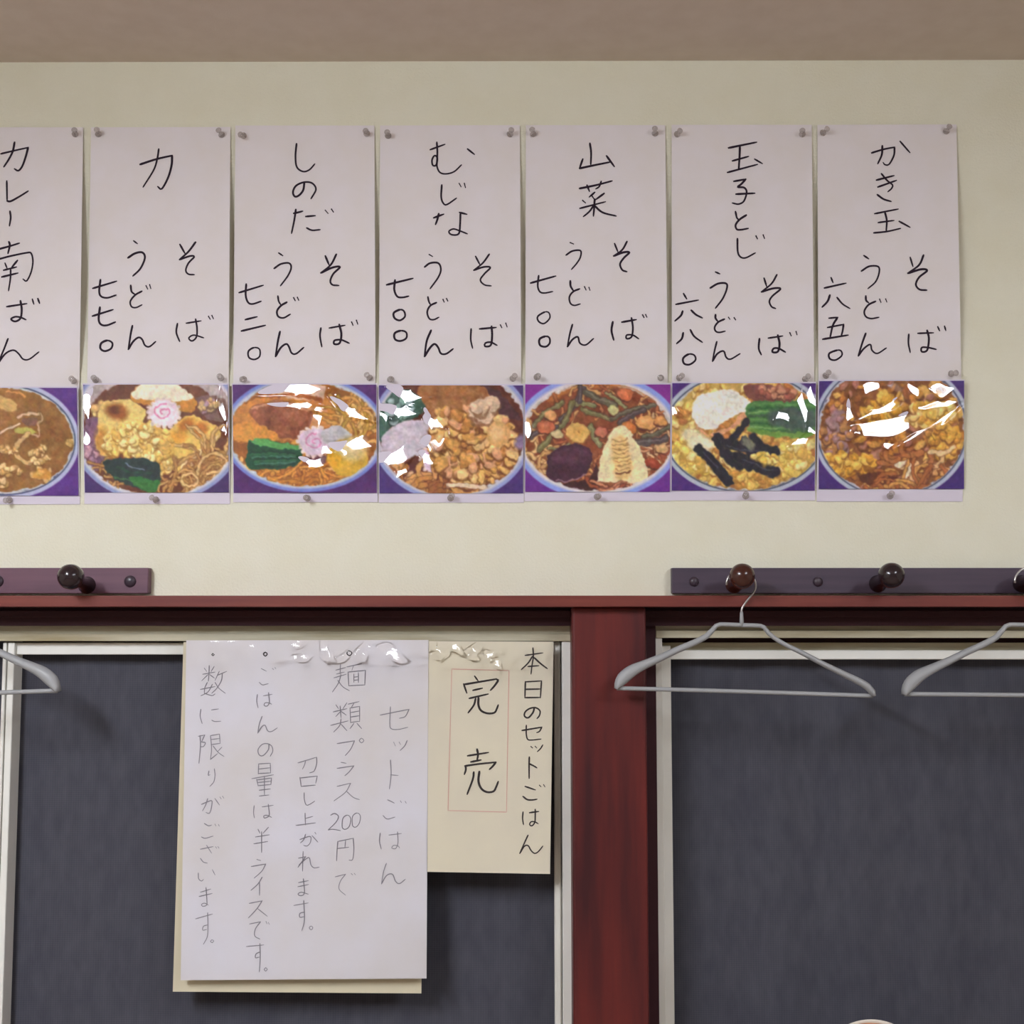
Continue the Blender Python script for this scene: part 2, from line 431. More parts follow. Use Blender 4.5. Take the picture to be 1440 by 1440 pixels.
# ------------------------------------------------------------------ clothes hangers
def hanger(px, label, flip=False, roll=0.0, big=1.0, yaw=0.0):
    """local frame: origin at the collar foot; x right, z up; units metres; wide shoulder end at -x"""
    dep = RAIL_D + 0.040
    o = P(px, 879, dep)
    e = empty('clothes_hanger', o)
    tag(e, label, 'clothes hanger', 'grey clothes hangers')
    k = big * (CAM_D - dep) / F_PX                # metres per frame pixel at this distance
    def pt(x, y): return (x * k, 0.0, -y * k)
    left = [(0, 0), (-30, -1), (-36, 1), (-42, 8), (-49, 15), (-66, 24), (-90, 34), (-114, 45), (-140, 56), (-156, 64), (-168, 74), (-174.5, 83), (-177, 88)]
    rl = [3, 3, 3.1, 3.6, 4.0, 4.4, 4.7, 5.2, 6.6, 8.4, 8.6, 5.5, 2.8]
    right = [(0, 0), (26, 1), (31, 3), (37, 11), (44, 17), (58, 26), (82, 38), (112, 54), (140, 68), (160, 78), (171, 85), (177, 92), (179, 97)]
    rr = [3, 3, 3, 3.1, 3.1, 3.2, 3.4, 3.8, 4.4, 5.0, 5.2, 4.6, 2.8]
    s = -1 if flip else 1
    for arm, rad in ((left, rl), (right, rr)):
        pts = [(x * s, y, r) for (x, y), r in zip(arm, rad)]
        seg = smooth_path(pts, 5.0)[0]
        path = [Vector((p[0] * k, -0.010 * min(1, abs(p[0]) / 177) ** 2, -p[1] * k)) for p in seg]
        radii = [(p[2] * k, (3.0 + 5.5 * min(1, max(0, (abs(p[0]) - 40)) / 100)) * k) for p in seg]
        V, Fc = tube(path, radii, 12)
        obj('shoulder_arm', mesh('shoulder_arm', V, Fc), M_HANGER, e, smooth=True)
    a, b = (-176 * s, 87), (178 * s, 97.5)
    path = [Vector(((a[0] + (b[0] - a[0]) * t) * k, -0.010 * (2 * abs(t - .5)) ** 2, -(a[1] + (b[1] - a[1]) * t + 3.5 * math.sin(math.pi * t) * 0) * k)) for t in np.linspace(0, 1, 24)]
    V, Fc = tube(path, (3.0 * k, 3.0 * k), 10)
    obj('trouser_bar', mesh('trouser_bar', V, Fc), M_HANGER, e, smooth=True)
    V, Fc = tube([pt(0, 1), pt(0, -8), pt(0, -17), pt(0.3, -19)], [(3.2 * k, 3.2 * k), (2.9 * k, 2.9 * k), (2.3 * k, 2.3 * k), (1.6 * k, 1.6 * k)], 12)
    obj('collar', mesh('collar', V, Fc), M_HANGER, e, smooth=True)
    hk = [(0, -17), (1, -24), (8, -34), (17, -45), (20.5, -53), (19, -63), (12, -72.5), (0, -76.5), (-12, -72.5), (-19, -64), (-20.5, -56)]
    seg = smooth_path([(x * s, y) for x, y in hk], 3.0)[0]
    V, Fc = tube([pt(p[0], p[1]) for p in seg], (1.5 * k, 1.5 * k), 8)
    obj('hook', mesh('hook', V, Fc), M_WIRE, e, smooth=True)
    e.rotation_euler = (0, math.radians(roll), math.radians(yaw))
    return e
h1 = hanger(1043, 'grey hanger hanging from the brown peg, beside the red-brown post', roll=0.0)
h2 = hanger(1452, 'grey hanger cut off by the right edge, at the right window', roll=-1.0, big=1.055)
h3 = hanger(-100, 'grey hanger cut off by the left edge, only its right end showing', flip=True, roll=-0.5, big=1.06)

# ------------------------------------------------------------------ writing
def parse(s):
    out = []
    for st in s.replace('\n', ' ').split(';'):
        st = st.strip()
        if st:
            out.append([tuple(float(v) for v in p.split(',')) for p in st.split()])
    return out

def ribbons(strokes, width, surf, name, mat, parent, off, seed=0, lift=0.00035):
    """strokes in frame pixels -> one flat mesh of pen lines lying on the sheet"""
    rnd = random.Random(seed)
    V, Fc = [], []
    for st in strokes:
        for seg in smooth_path(st, 1.6):
            pts = [np.array(p[:2]) for p in seg]
            fine = []
            for a, b in zip(pts[:-1], pts[1:]):
                n = max(1, int(np.hypot(*(b - a)) / 3.0))
                fine += [a + (b - a) * i / n for i in range(n)]
            fine.append(pts[-1])
            m = len(fine)
            w0 = width * rnd.uniform(0.9, 1.12)
            base = len(V)
            for i, p in enumerate(fine):
                t = fine[min(i + 1, m - 1)] - fine[max(i - 1, 0)]
                t = t / (np.hypot(*t) + 1e-9)
                nrm = np.array((-t[1], t[0]))
                u = i / max(1, m - 1)
                w = w0 * (0.5 if True else 0) * (1.08 - 0.25 * u)
                ext = -0.35 * w0 * t if i == 0 else (0.35 * w0 * t if i == m - 1 else 0)
                ws = 0.6 if i in (0, m - 1) else 1.0
                q = p + ext
                for sg in (-1, 1):
                    r = q + nrm * w * ws * sg
                    V.append(surf(r[0], r[1], lift) - off)
            for i in range(m - 1):
                j = base + 2 * i
                Fc.append((j, j + 1, j + 3, j + 2))
            # round blobs at both ends so the pen line ends softly
    o = obj(name, mesh(name, V, Fc), mat, parent)
    o['kind'] = 'stuff'
    return o

def conv(s, ox, oy, sc):
    return [[(ox + x / sc, oy + y / sc) for x, y in st] for st in parse(s)]

CARD_TEXT = {
1: ('カレー南ばん', 0, """5,185 90,165 158,150 158,150 145,200 125,255 103,280 82,270; 82,120 72,170 50,215 22,258;
 38,338 40,450 40,450 60,452 110,425 158,395; 56,508 60,545 53,590;
 -10,722 50,706 108,688; 50,680 55,700 45,745; -15,780 60,760 150,742 175,745 185,790 175,850 150,900 130,890;
 28,800 40,830; 98,785 65,825; 20,840 92,822; 10,878 100,856; 60,835 58,890 48,955;
 38,1045 150,1028; 115,1012 122,1060 115,1110 85,1128 62,1115 85,1102 115,1105 145,1118; 182,1003 190,1030; 213,1000 222,1025; -40,1020 -45,1080 -35,1125;
 45,1225 20,1290 -15,1370 -15,1370 30,1310 75,1290 105,1310 130,1340 165,1340 218,1300"""),
2: ('力', 110, """348,245 440,215 528,195 528,195 525,250 505,320 470,382 448,370; 453,158 445,210 425,275 365,372;
 312,675 332,690; 280,770 320,745 360,740 375,770 350,830 308,872;
 572,695 600,745; 660,682 620,735 570,780 570,780 630,760 652,765 620,800 605,840 620,862 652,865;
 82,942 215,902; 125,893 118,960 130,988 165,995 212,980;
 295,925 300,960 318,975; 358,958 320,980 293,1015 300,1045 325,1050 358,1035; 382,928 390,945; 402,922 408,942;
 80,1098 195,1062; 122,1048 115,1115 128,1145 160,1150 208,1132;
 165,1235 130,1250 125,1280 150,1295 185,1280 192,1250 165,1235;
 305,1152 295,1200 282,1285 282,1285 310,1240 340,1218 360,1230 375,1262 400,1270 435,1242;
 558,1140 552,1190 570,1240; 608,1138 690,1125; 660,1115 668,1165 665,1215 640,1238 622,1222 650,1205 705,1220; 733,1100 742,1115; 752,1095 760,1112"""),
3: ('しのだ', 320, """388,128 382,200 390,260 425,285 460,275 490,243;
 432,345 425,390 400,420 378,425 368,400 385,365 430,345 475,350 497,385 470,437;
 384,498 375,560 360,632; 372,520 395,515 422,508; 440,538 492,533; 445,602 475,615 520,612; 550,503 565,520; 585,497 595,512;
 288,743 310,758; 262,830 300,805 345,800 358,825 340,870 298,927;
 550,760 570,808; 612,750 580,810 525,855 525,855 590,825 632,822 595,860 578,900 590,922 625,926;
 65,966 200,925; 105,918 102,980 115,1020 140,1030 188,1015;
 283,985 288,1015 300,1035; 333,1020 300,1040 278,1070 285,1100 315,1108 352,1088; 372,995 380,1010; 393,993 400,1008;
 100,1118 165,1102; 78,1182 212,1150;
 150,1275 118,1295 120,1330 150,1342 180,1325 180,1285 150,1275;
 295,1185 283,1240 270,1325 270,1325 300,1275 330,1255 345,1270 360,1305 385,1310 428,1275;
 525,1165 520,1210 530,1270; 572,1165 660,1150; 628,1145 640,1200 630,1250 600,1255 602,1235 640,1232 683,1250; 698,1132 705,1148; 725,1122 732,1142"""),
4: ('むじな', 525, """320,162 402,132; 357,120 360,180 355,245 335,250 330,220 345,195 360,210 358,255 375,290 410,298 455,285 495,248; 530,158 568,188;
 385,360 382,430 395,465 415,470 467,435; 483,352 493,370; 512,352 518,374;
 340,545 395,525; 368,522 360,555 350,582; 485,515 525,525; 490,520 488,580 480,635 440,640 425,622 450,608 485,618 528,635;
 315,752 332,762; 288,822 320,800 365,800 380,835 365,880 320,943;
 575,762 600,810; 652,750 615,800 565,840 565,840 620,822 658,825 625,860 602,895 625,922 662,928;
 75,922 222,886; 122,895 118,950 135,988 165,993 198,986;
 150,1062 115,1080 120,1110 150,1122 178,1100 172,1070 150,1062;
 155,1180 120,1195 122,1228 152,1238 185,1222 185,1190 155,1180;
 307,990 312,1015 322,1035; 355,1022 320,1040 303,1075 315,1112 340,1118 368,1105; 392,1005 398,1018; 412,1000 418,1012;
 325,1178 300,1240 288,1325 288,1325 320,1275 345,1255 365,1275 380,1308 410,1310 448,1283;
 550,1170 548,1230 558,1278; 598,1170 690,1162; 665,1155 668,1210 660,1262 628,1268 630,1250 660,1245 695,1262; 715,1148 722,1162; 745,1138 752,1158"""),
5: ('山菜', 730, """398,126 405,180 403,245; 358,215 340,267 340,267 420,250 510,232; 492,197 535,256;
 340,380 430,362 522,338; 382,362 395,395; 462,340 450,370 432,382; 425,402 395,428; 358,448 372,460; 412,425 422,440; 478,408 432,442;
 342,492 485,455; 425,440 422,490 418,535; 418,478 395,510 362,538; 425,478 470,515 545,535;
 288,685 305,692; 264,755 300,732 345,730 345,765 325,800 295,835;
 537,690 555,735; 607,678 580,725 532,760 532,760 585,740 620,740 590,770 568,805 580,838 605,848;
 65,912 205,873; 110,870 105,930 118,962 145,968 188,960;
 288,900 290,930 305,955; 340,945 305,960 283,990 288,1025 310,1038 343,1030; 368,933 376,950; 393,937 398,952;
 145,1075 105,1100 110,1128 140,1140 172,1110 168,1080 145,1075;
 148,1212 115,1228 118,1262 150,1270 172,1250 170,1220 148,1212;
 300,1145 285,1200 272,1270 272,1270 300,1230 330,1215 342,1250 375,1260 418,1225;
 527,1130 520,1180 532,1232; 578,1132 658,1118; 632,1108 640,1165 632,1215 605,1225 605,1205 640,1205 672,1225; 695,1092 702,1105; 712,1090 718,1103"""),
6: ('玉子とじ', 935, """358,152 515,120; 422,145 420,200 415,272; 380,225 470,200; 352,290 520,245; 505,215 548,240;
 388,340 455,328 455,328 430,355 410,372 445,375 460,400 445,450 415,468 380,462; 400,412 505,407;
 397,510 405,545 415,555; 458,530 420,555 398,585 405,610 430,612 468,605;
 408,662 410,735 425,765 455,770 508,743; 513,648 520,662; 553,642 560,660;
 285,850 308,860; 255,940 300,915 345,915 348,945 325,1000 285,1053;
 558,885 572,930; 630,865 600,915 543,962 543,962 610,942 650,945 605,985 588,1015 600,1045 622,1055;
 105,972 122,1000; 62,1032 188,1008; 100,1070 90,1095 57,1125; 148,1065 175,1090 210,1108;
 285,1090 285,1110 298,1128; 335,1115 300,1132 280,1160 285,1182 305,1190 338,1183; 358,1105 365,1115; 390,1108 397,1118;
 103,1192 95,1225 67,1252; 143,1175 165,1212 210,1245;
 292,1242 280,1290 268,1352 268,1352 295,1310 330,1295 345,1330 370,1340 422,1310;
 532,1225 528,1280 542,1315; 582,1222 662,1210; 635,1205 645,1255 635,1298 605,1300 612,1280 640,1280 677,1300; 703,1192 710,1208; 738,1185 743,1202;
 135,1312 103,1335 108,1365 140,1370 172,1345 165,1318 135,1312"""),
7: ('かき玉', 1140, """343,180 410,160 472,148 472,148 468,195 440,245 415,245 408,235; 403,140 400,190 378,240; 503,115 558,178;
 370,333 468,308; 378,372 482,335; 398,297 430,335 460,360 455,380 435,398; 375,415 410,440 452,453;
 360,522 492,496; 418,515 428,560 425,620; 380,572 468,560; 355,630 430,622 505,605; 498,565 558,598;
 300,758 325,775; 285,845 330,818 380,820 385,855 365,905 323,943;
 560,768 575,818; 635,755 610,810 547,857 547,857 620,835 655,842 610,880 592,920 612,948 652,952;
 115,882 125,908; 77,940 198,913; 108,980 95,1015 65,1047; 148,993 180,1030 220,1055;
 310,985 312,1010 325,1022; 365,1015 325,1035 302,1070 310,1100 340,1112 383,1105; 388,1003 395,1020; 422,1002 428,1018;
 103,1110 152,1105; 150,1108 125,1150 110,1215; 95,1162 185,1145 185,1145 180,1180 172,1210; 68,1228 210,1205;
 150,1290 105,1308 108,1338 140,1345 175,1320 172,1295 150,1290;
 310,1195 290,1250 268,1322 268,1322 300,1280 335,1258 345,1290 375,1308 425,1278;
 552,1200 550,1250 560,1302; 603,1195 690,1192; 655,1178 665,1225 655,1290 625,1298 625,1275 660,1275 705,1285; 715,1158 725,1180; 753,1155 760,1178"""),
}

# text sheet corners in frame pixels: top-left x, top-right x, bottom-left x, bottom-right x, top y, bottom y (left, right)
CARDS = {
1: (-86, 117, -92, 111.5, 179, 179, 548, 548),
2: (128, 324, 122.5, 321.5, 179, 178.5, 544, 544),
3: (331, 526.5, 328, 528, 176.5, 176.5, 544, 544),
4: (534.5, 731, 533, 733, 176.5, 176, 545, 544),
5: (739.5, 935.5, 739, 939, 176, 176, 543, 542),
6: (944.5, 1141.5, 945, 1145, 175.5, 175.5, 542, 541),
7: (1149.5, 1345, 1151, 1352, 175.5, 175, 539, 538),
}
CARD_LABELS = {
1: 'white handwritten menu card cut off by the left edge, curry noodle card',
2: 'white handwritten menu card headed by one large character, second from the left',
3: 'white handwritten menu card with three-character heading, between the second and fourth cards',
4: 'white handwritten menu card in the middle of the row of seven',
5: 'white handwritten menu card headed by two kanji, above the bamboo shoot photo',
6: 'white handwritten menu card, second from the right end of the row',
7: 'white handwritten menu card at the right end of the row',
}

def grid_mesh(name, surf, nu, nv, off, back=None):
    """surf(u, v) -> world point; v runs downwards"""
    V = [surf(i / nu, j / nv) - off for j in range(nv + 1) for i in range(nu + 1)]
    Fc = []
    for j in range(nv):
        for i in range(nu):
            a = j * (nu + 1) + i
            Fc.append((a, a + nu + 1, a + nu + 2, a + 1))
    if back:
        n0 = len(V)
        V += [v + Vector((0, back, 0)) for v in V[:n0]]
        Fc += [tuple(n0 + k for k in reversed(f)) for f in Fc[:]]
        rim = [i for i in range(nu + 1)] + [j * (nu + 1) + nu for j in range(1, nv + 1)] + \
              [nv * (nu + 1) + i for i in range(nu - 1, -1, -1)] + [j * (nu + 1) for j in range(nv - 1, 0, -1)]
        for a, b in zip(rim, rim[1:] + rim[:1]):
            Fc.append((a, b, n0 + b, n0 + a))
    return mesh(name, V, Fc)

def quad_lerp(c, u, v):
    xl, xr, bl, br, tyl, tyr, byl, byr = c
    x = (xl * (1 - u) + xr * u) * (1 - v) + (bl * (1 - u) + br * u) * v
    y = (tyl * (1 - u) + tyr * u) * (1 - v) + (byl * (1 - u) + byr * u) * v
    return x, y
def quad_inv(c, x, y):
    u, v = 0.5, 0.5
    for _ in range(6):
        qx, qy = quad_lerp(c, u, v)
        u += (x - qx) / (c[1] - c[0]); v += (y - qy) / (c[6] - c[4])
    return u, v

def card_bulge(k):
    rnd = random.Random(40 + k)
    ar, al = rnd.uniform(0.010, 0.013), rnd.uniform(0.003, 0.005)
    if k == 1: ar = 0.014
    def h(u, v):
        v_ = min(max(v, 0), 1)
        # flat at the pins, lifting off the wall along the long edges, most at two thirds down
        prof = max(0.0, math.sin(math.pi * v_ ** 1.25)) ** 1.2
        edge = ar * max(0, u) ** 1.5 + al * max(0, 1 - u) ** 1.5
        return 0.0022 + prof * edge
    return h

for k in range(1, 8):
    c = CARDS[k]; h = card_bulge(k)
    mid = quad_lerp(c, 0.5, 1.0); base = P(mid[0], mid[1], 0.002)
    def surf(u, v, c=c, h=h):
        x, y = quad_lerp(c, u, v); return P(x, y, h(u, v))
    o = obj('menu_card', grid_mesh('menu_card', surf, 10, 24, base, back=0.0004), M_PAPER, None)
    o.location = base
    tag(o, CARD_LABELS[k], 'menu card', 'handwritten menu cards in a row')
    def s2(x, y, lift, c=c, h=h):
        u, v = quad_inv(c, x, y); return P(x, y, h(u, v) + lift)
    _, ox, txt = CARD_TEXT[k]
    t = ribbons(conv(txt, ox, 170, 4.0), 2.8, s2, 'handwriting', M_INK, o, base, seed=k)
    t['label'] = 'black handwritten brush-pen writing'

# ------------------------------------------------------------------ painted food prints
NU, NV = 236, 174
class Paint:
    def __init__(s, rect, bg, ox, oy, sc, seed):
        s.x0, s.x1, s.y0, s.y1 = rect
        s.ox, s.oy, s.sc = ox, oy, sc
        jj, ii = np.mgrid[0:NV + 1, 0:NU + 1]
        s.X = (s.x0 + (s.x1 - s.x0) * ii / NU - ox) * sc
        s.Y = (s.y0 + (s.y1 - s.y0) * jj / NV - oy) * sc
        s.img = np.ones((NV + 1, NU + 1, 3)) * np.array(bg, float)
        s.r = np.random.RandomState(seed)
        s.aa = sc * 0.9
        # small wobble field so that outlines are not machine-true
        s.wx = s.noise(14) * 5; s.wy = s.noise(14) * 5
    def noise(s, cell, octv=1):
        out = np.zeros_like(s.X); amp = 1.0
        for _ in range(octv):
            gw, gh = int(NU / cell) + 3, int(NV / cell) + 3
            g = s.r.uniform(-1, 1, (gh, gw))
            fx = np.arange(NU + 1) / cell; fy = np.arange(NV + 1) / cell
            ix = fx.astype(int); iy = fy.astype(int)
            tx = fx - ix; ty = fy - iy
            tx = tx * tx * (3 - 2 * tx); ty = ty * ty * (3 - 2 * ty)
            a = g[np.ix_(iy, ix)]; b = g[np.ix_(iy, ix + 1)]; c = g[np.ix_(iy + 1, ix)]; d = g[np.ix_(iy + 1, ix + 1)]
            out += amp * ((a * (1 - tx) + b * tx) * (1 - ty)[:, None] + (c * (1 - tx) + d * tx) * ty[:, None])
            cell = max(1.5, cell / 2); amp *= 0.5
        return out
    def put(s, m, col):
        m = np.clip(m, 0, 1)[..., None]
        s.img = s.img * (1 - m) + np.array(col, float) * m if not isinstance(col, np.ndarray) else s.img * (1 - m) + col * m
    def ell_m(s, cx, cy, rx, ry, rot=0, soft=None, wob=1.0):
        c, n = math.cos(math.radians(rot)), math.sin(math.radians(rot))
        x = s.X + s.wx * wob - cx; y = s.Y + s.wy * wob - cy
        u = (x * c + y * n) / rx; v = (-x * n + y * c) / ry
        d = (np.sqrt(u * u + v * v) - 1) * min(rx, ry)
        return np.clip(0.5 - d / (soft or s.aa * 1.5), 0, 1)
    def ell(s, cx, cy, rx, ry, col, rot=0, soft=None, a=1.0, wob=1.0):
        s.put(s.ell_m(cx, cy, rx, ry, rot, soft, wob) * a, col)
    def poly(s, pts, col, soft=None, a=1.0):
        d = s.poly_m(pts, soft)
        s.put(d * a, col)
    def poly_m(s, pts, soft=None):
        pts = [p for seg in smooth_path(pts + [pts[0]], 12) for p in seg[:-1]] if len(pts) > 3 else pts
        x = s.X + s.wx * 0.6; y = s.Y + s.wy * 0.6
        inside = np.zeros(x.shape, bool); dist = np.full(x.shape, 1e9)
        n = len(pts)
        for i in range(n):
            x1, y1 = pts[i][:2]; x2, y2 = pts[(i + 1) % n][:2]
            cond = ((y1 > y) != (y2 > y))
            xi = (x2 - x1) * (y - y1) / ((y2 - y1) if abs(y2 - y1) > 1e-9 else 1e-9) + x1
            inside ^= cond & (x < xi)
            L2 = (x2 - x1) ** 2 + (y2 - y1) ** 2 + 1e-9
            t = np.clip(((x - x1) * (x2 - x1) + (y - y1) * (y2 - y1)) / L2, 0, 1)
            dist = np.minimum(dist, np.hypot(x - x1 - t * (x2 - x1), y - y1 - t * (y2 - y1)))
        sd = np.where(inside, -dist, dist)
        return np.clip(0.5 - sd / (soft or s.aa * 1.5), 0, 1)
    def line(s, pts, w, col, a=1.0, soft=None, shade=None):
        seg = [p for sg in smooth_path(pts, 9) for p in sg]
        lo = np.min([p[:2] for p in seg], axis=0) - w - 20; hi = np.max([p[:2] for p in seg], axis=0) + w + 20
        jx = np.where((s.X[0] >= lo[0]) & (s.X[0] <= hi[0]))[0]; jy = np.where((s.Y[:, 0] >= lo[1]) & (s.Y[:, 0] <= hi[1]))[0]
        if len(jx) == 0 or len(jy) == 0: return
        sl = (slice(jy[0], jy[-1] + 1), slice(jx[0], jx[-1] + 1))
        x, y = s.X[sl], s.Y[sl]
        dist = np.full(x.shape, 1e9)
        for p, q in zip(seg[:-1], seg[1:]):
            x1, y1, x2, y2 = p[0], p[1], q[0], q[1]
            L2 = (x2 - x1) ** 2 + (y2 - y1) ** 2 + 1e-9
            t = np.clip(((x - x1) * (x2 - x1) + (y - y1) * (y2 - y1)) / L2, 0, 1)
            dist = np.minimum(dist, np.hypot(x - x1 - t * (x2 - x1), y - y1 - t * (y2 - y1)))
        if shade is not None:
            m = np.clip(0.5 - (dist - w * 0.5 - 3) / (s.aa * 2), 0, 1)[..., None] * a
            s.img[sl] = s.img[sl] * (1 - m) + np.array(shade, float) * m
        m = np.clip(0.5 - (dist - w * 0.5) / (soft or s.aa * 1.4), 0, 1)[..., None] * a
        s.img[sl] = s.img[sl] * (1 - m) + np.array(col, float) * m
    def blobs(s, region, n, size, cols, dark, stretch=1.5):
        """crumbs scattered in a region: each has a dark underside and a lit top"""
        ys, xs = np.where(region > 0.5)
        if len(ys) == 0: return
        for _ in range(n):
            k = s.r.randint(len(ys)); cx, cy = s.X[ys[k], xs[k]], s.Y[ys[k], xs[k]]
            a = size * s.r.uniform(0.6, 1.4); b = a / s.r.uniform(1.0, stretch); rot = s.r.uniform(0, 180)
            col = np.array(cols[s.r.randint(len(cols))], float)
            s._loc(cx, cy + a * 0.35, a * 1.12, b * 1.12, dark, rot, 0.75)
            s._loc(cx, cy, a, b, col, rot, 1.0)
            s._loc(cx - a * 0.2, cy - b * 0.3, a * 0.45, b * 0.4, np.minimum(255, col * 1.14 + 6), rot, 0.8)
    def _loc(s, cx, cy, rx, ry, col, rot, al):
        R = max(rx, ry) + 12
        jx = np.where(abs(s.X[0] - cx) <= R)[0]; jy = np.where(abs(s.Y[:, 0] - cy) <= R)[0]
        if len(jx) == 0 or len(jy) == 0: return
        sl = (slice(jy[0], jy[-1] + 1), slice(jx[0], jx[-1] + 1))
        c, n = math.cos(math.radians(rot)), math.sin(math.radians(rot))
        x = s.X[sl] + s.wx[sl] - cx; y = s.Y[sl] + s.wy[sl] - cy
        d = (np.sqrt(((x * c + y * n) / rx) ** 2 + ((-x * n + y * c) / ry) ** 2) - 1) * min(rx, ry)
        m = (np.clip(0.5 - d / (s.aa * 1.6), 0, 1) * al)[..., None]
        s.img[sl] = s.img[sl] * (1 - m) + np.array(col, float) * m
    def noodles(s, region, n, length, w, cols, dark):
        ys, xs = np.where(region > 0.5)
        if len(ys) == 0: return
        for _ in range(n):
            k = s.r.randint(len(ys)); x, y = s.X[ys[k], xs[k]], s.Y[ys[k], xs[k]]
            th = s.r.uniform(0, 6.28); cur = s.r.uniform(-1, 1) * 1.4
            pts = [(x, y)]
            for i in range(5):
                th += cur * 0.45; x += math.cos(th) * length / 5; y += math.sin(th) * length / 5
                pts.append((x, y))
            s.line(pts, w * s.r.uniform(0.8, 1.2), cols[s.r.randint(len(cols))], shade=dark)
    def mottle(s, m, amp, cell=6, tint=(1, 1, 1)):
        n = s.noise(cell, 3)[..., None] * np.array(tint) * amp
        s.img = s.img + n * np.clip(m, 0, 1)[..., None]
    def bowl(s, cx, cy, rx, ry, rim, inner, wrim, line_col=None, soup=(120, 70, 35)):
        s.ell(cx, cy, rx, ry, rim, wob=0)
        if line_col is not None:
            s.ell(cx, cy, rx - wrim * 0.55, ry - wrim * 0.55, line_col, wob=0)
            s.ell(cx, cy, rx - wrim * 0.72, ry - wrim * 0.72, inner, wob=0)
        else:
            s.ell(cx, cy, rx - wrim * 0.5, ry - wrim * 0.5, inner, wob=0, soft=14)
        s.ell(cx, cy, rx - wrim, ry - wrim, soup, wob=0.5)
        s.keep = s.img.copy(); s.km = s.ell_m(cx, cy, rx - wrim * 0.8, ry - wrim * 0.8, 0, None, 0.5)[..., None]
        return s.ell_m(cx, cy, rx - wrim, ry - wrim, 0, None, 0.5)
    def done(s):
        im = s.keep * (1 - s.km) + s.img * s.km
        jj, ii = np.mgrid[0:NV + 1, 0:NU + 1].astype(float)
        k = s.km[..., 0]
        wx_ = jj + (s.noise(4.5) * 1.5 + s.noise(11) * 1.6) * k; wy_ = ii + (s.noise(4.5) * 1.5 + s.noise(11) * 1.6) * k
        wx_ = np.clip(wx_, 0, NV - 0.001); wy_ = np.clip(wy_, 0, NU - 0.001)
        a, b = wx_.astype(int), wy_.astype(int); fa, fb = (wx_ - a)[..., None], (wy_ - b)[..., None]
        im = (im[a, b] * (1 - fb) + im[a, np.minimum(b + 1, NU)] * fb) * (1 - fa) + (im[np.minimum(a + 1, NV), b] * (1 - fb) + im[np.minimum(a + 1, NV), np.minimum(b + 1, NU)] * fb) * fa
        n3 = s.noise(3.2, 2)[..., None]; n9 = s.noise(11, 2)[..., None]
        im = im * (1.10 + 0.07 * n3 * s.km + 0.08 * n9 * s.km) + s.noise(1.6)[..., None] * 5
        im = im + np.stack([s.noise(7), s.noise(7), s.noise(7)], -1) * 5
        p = np.pad(im, ((1, 1), (1, 1), (0, 0)), 'edge')
        im = (p[1:-1, 1:-1] * 4 + p[:-2, 1:-1] + p[2:, 1:-1] + p[1:-1, :-2] + p[1:-1, 2:]) / 8
        for _ in range(1):
            p = np.pad(im, ((1, 1), (1, 1), (0, 0)), 'edge')
            im = (p[1:-1, 1:-1] * 4 + p[:-2, 1:-1] + p[2:, 1:-1] + p[1:-1, :-2] + p[1:-1, 2:]) / 8
        im = im + (s.noise(5, 2) * 5)[..., None]
        return np.clip(im, 3, 252)

RECTS = {1: (-94, 110, 546.5, 697), 2: (119, 321.5, 542, 692.5), 3: (328.5, 529.7, 542, 693), 4: (533.5, 735.5, 543, 693.5),
         5: (738.7, 942, 541.7, 691.5), 6: (944.7, 1145.8, 540, 689.8), 7: (1150.6, 1353.5, 537, 687.5)}
def naruto(p, cx, cy, r, face=(238, 214, 222), pink=(206, 120, 160)):
    for k in range(16):
        t = 2 * math.pi * k / 16
        p.ell(cx + math.cos(t) * r, cy + math.sin(t) * r * 0.86, r * 0.17, r * 0.17, (224, 200, 190))
    p.ell(cx, cy, r, r * 0.84, face)
    pts = [(cx + (r * 0.08 + r * 0.60 * t) * math.cos(9.2 * t + 2), cy - 2 + (r * 0.08 + r * 0.46 * t) * math.sin(9.2 * t + 2)) for t in np.linspace(0, 1, 14)]
    p.line(pts, r * 0.10, pink)

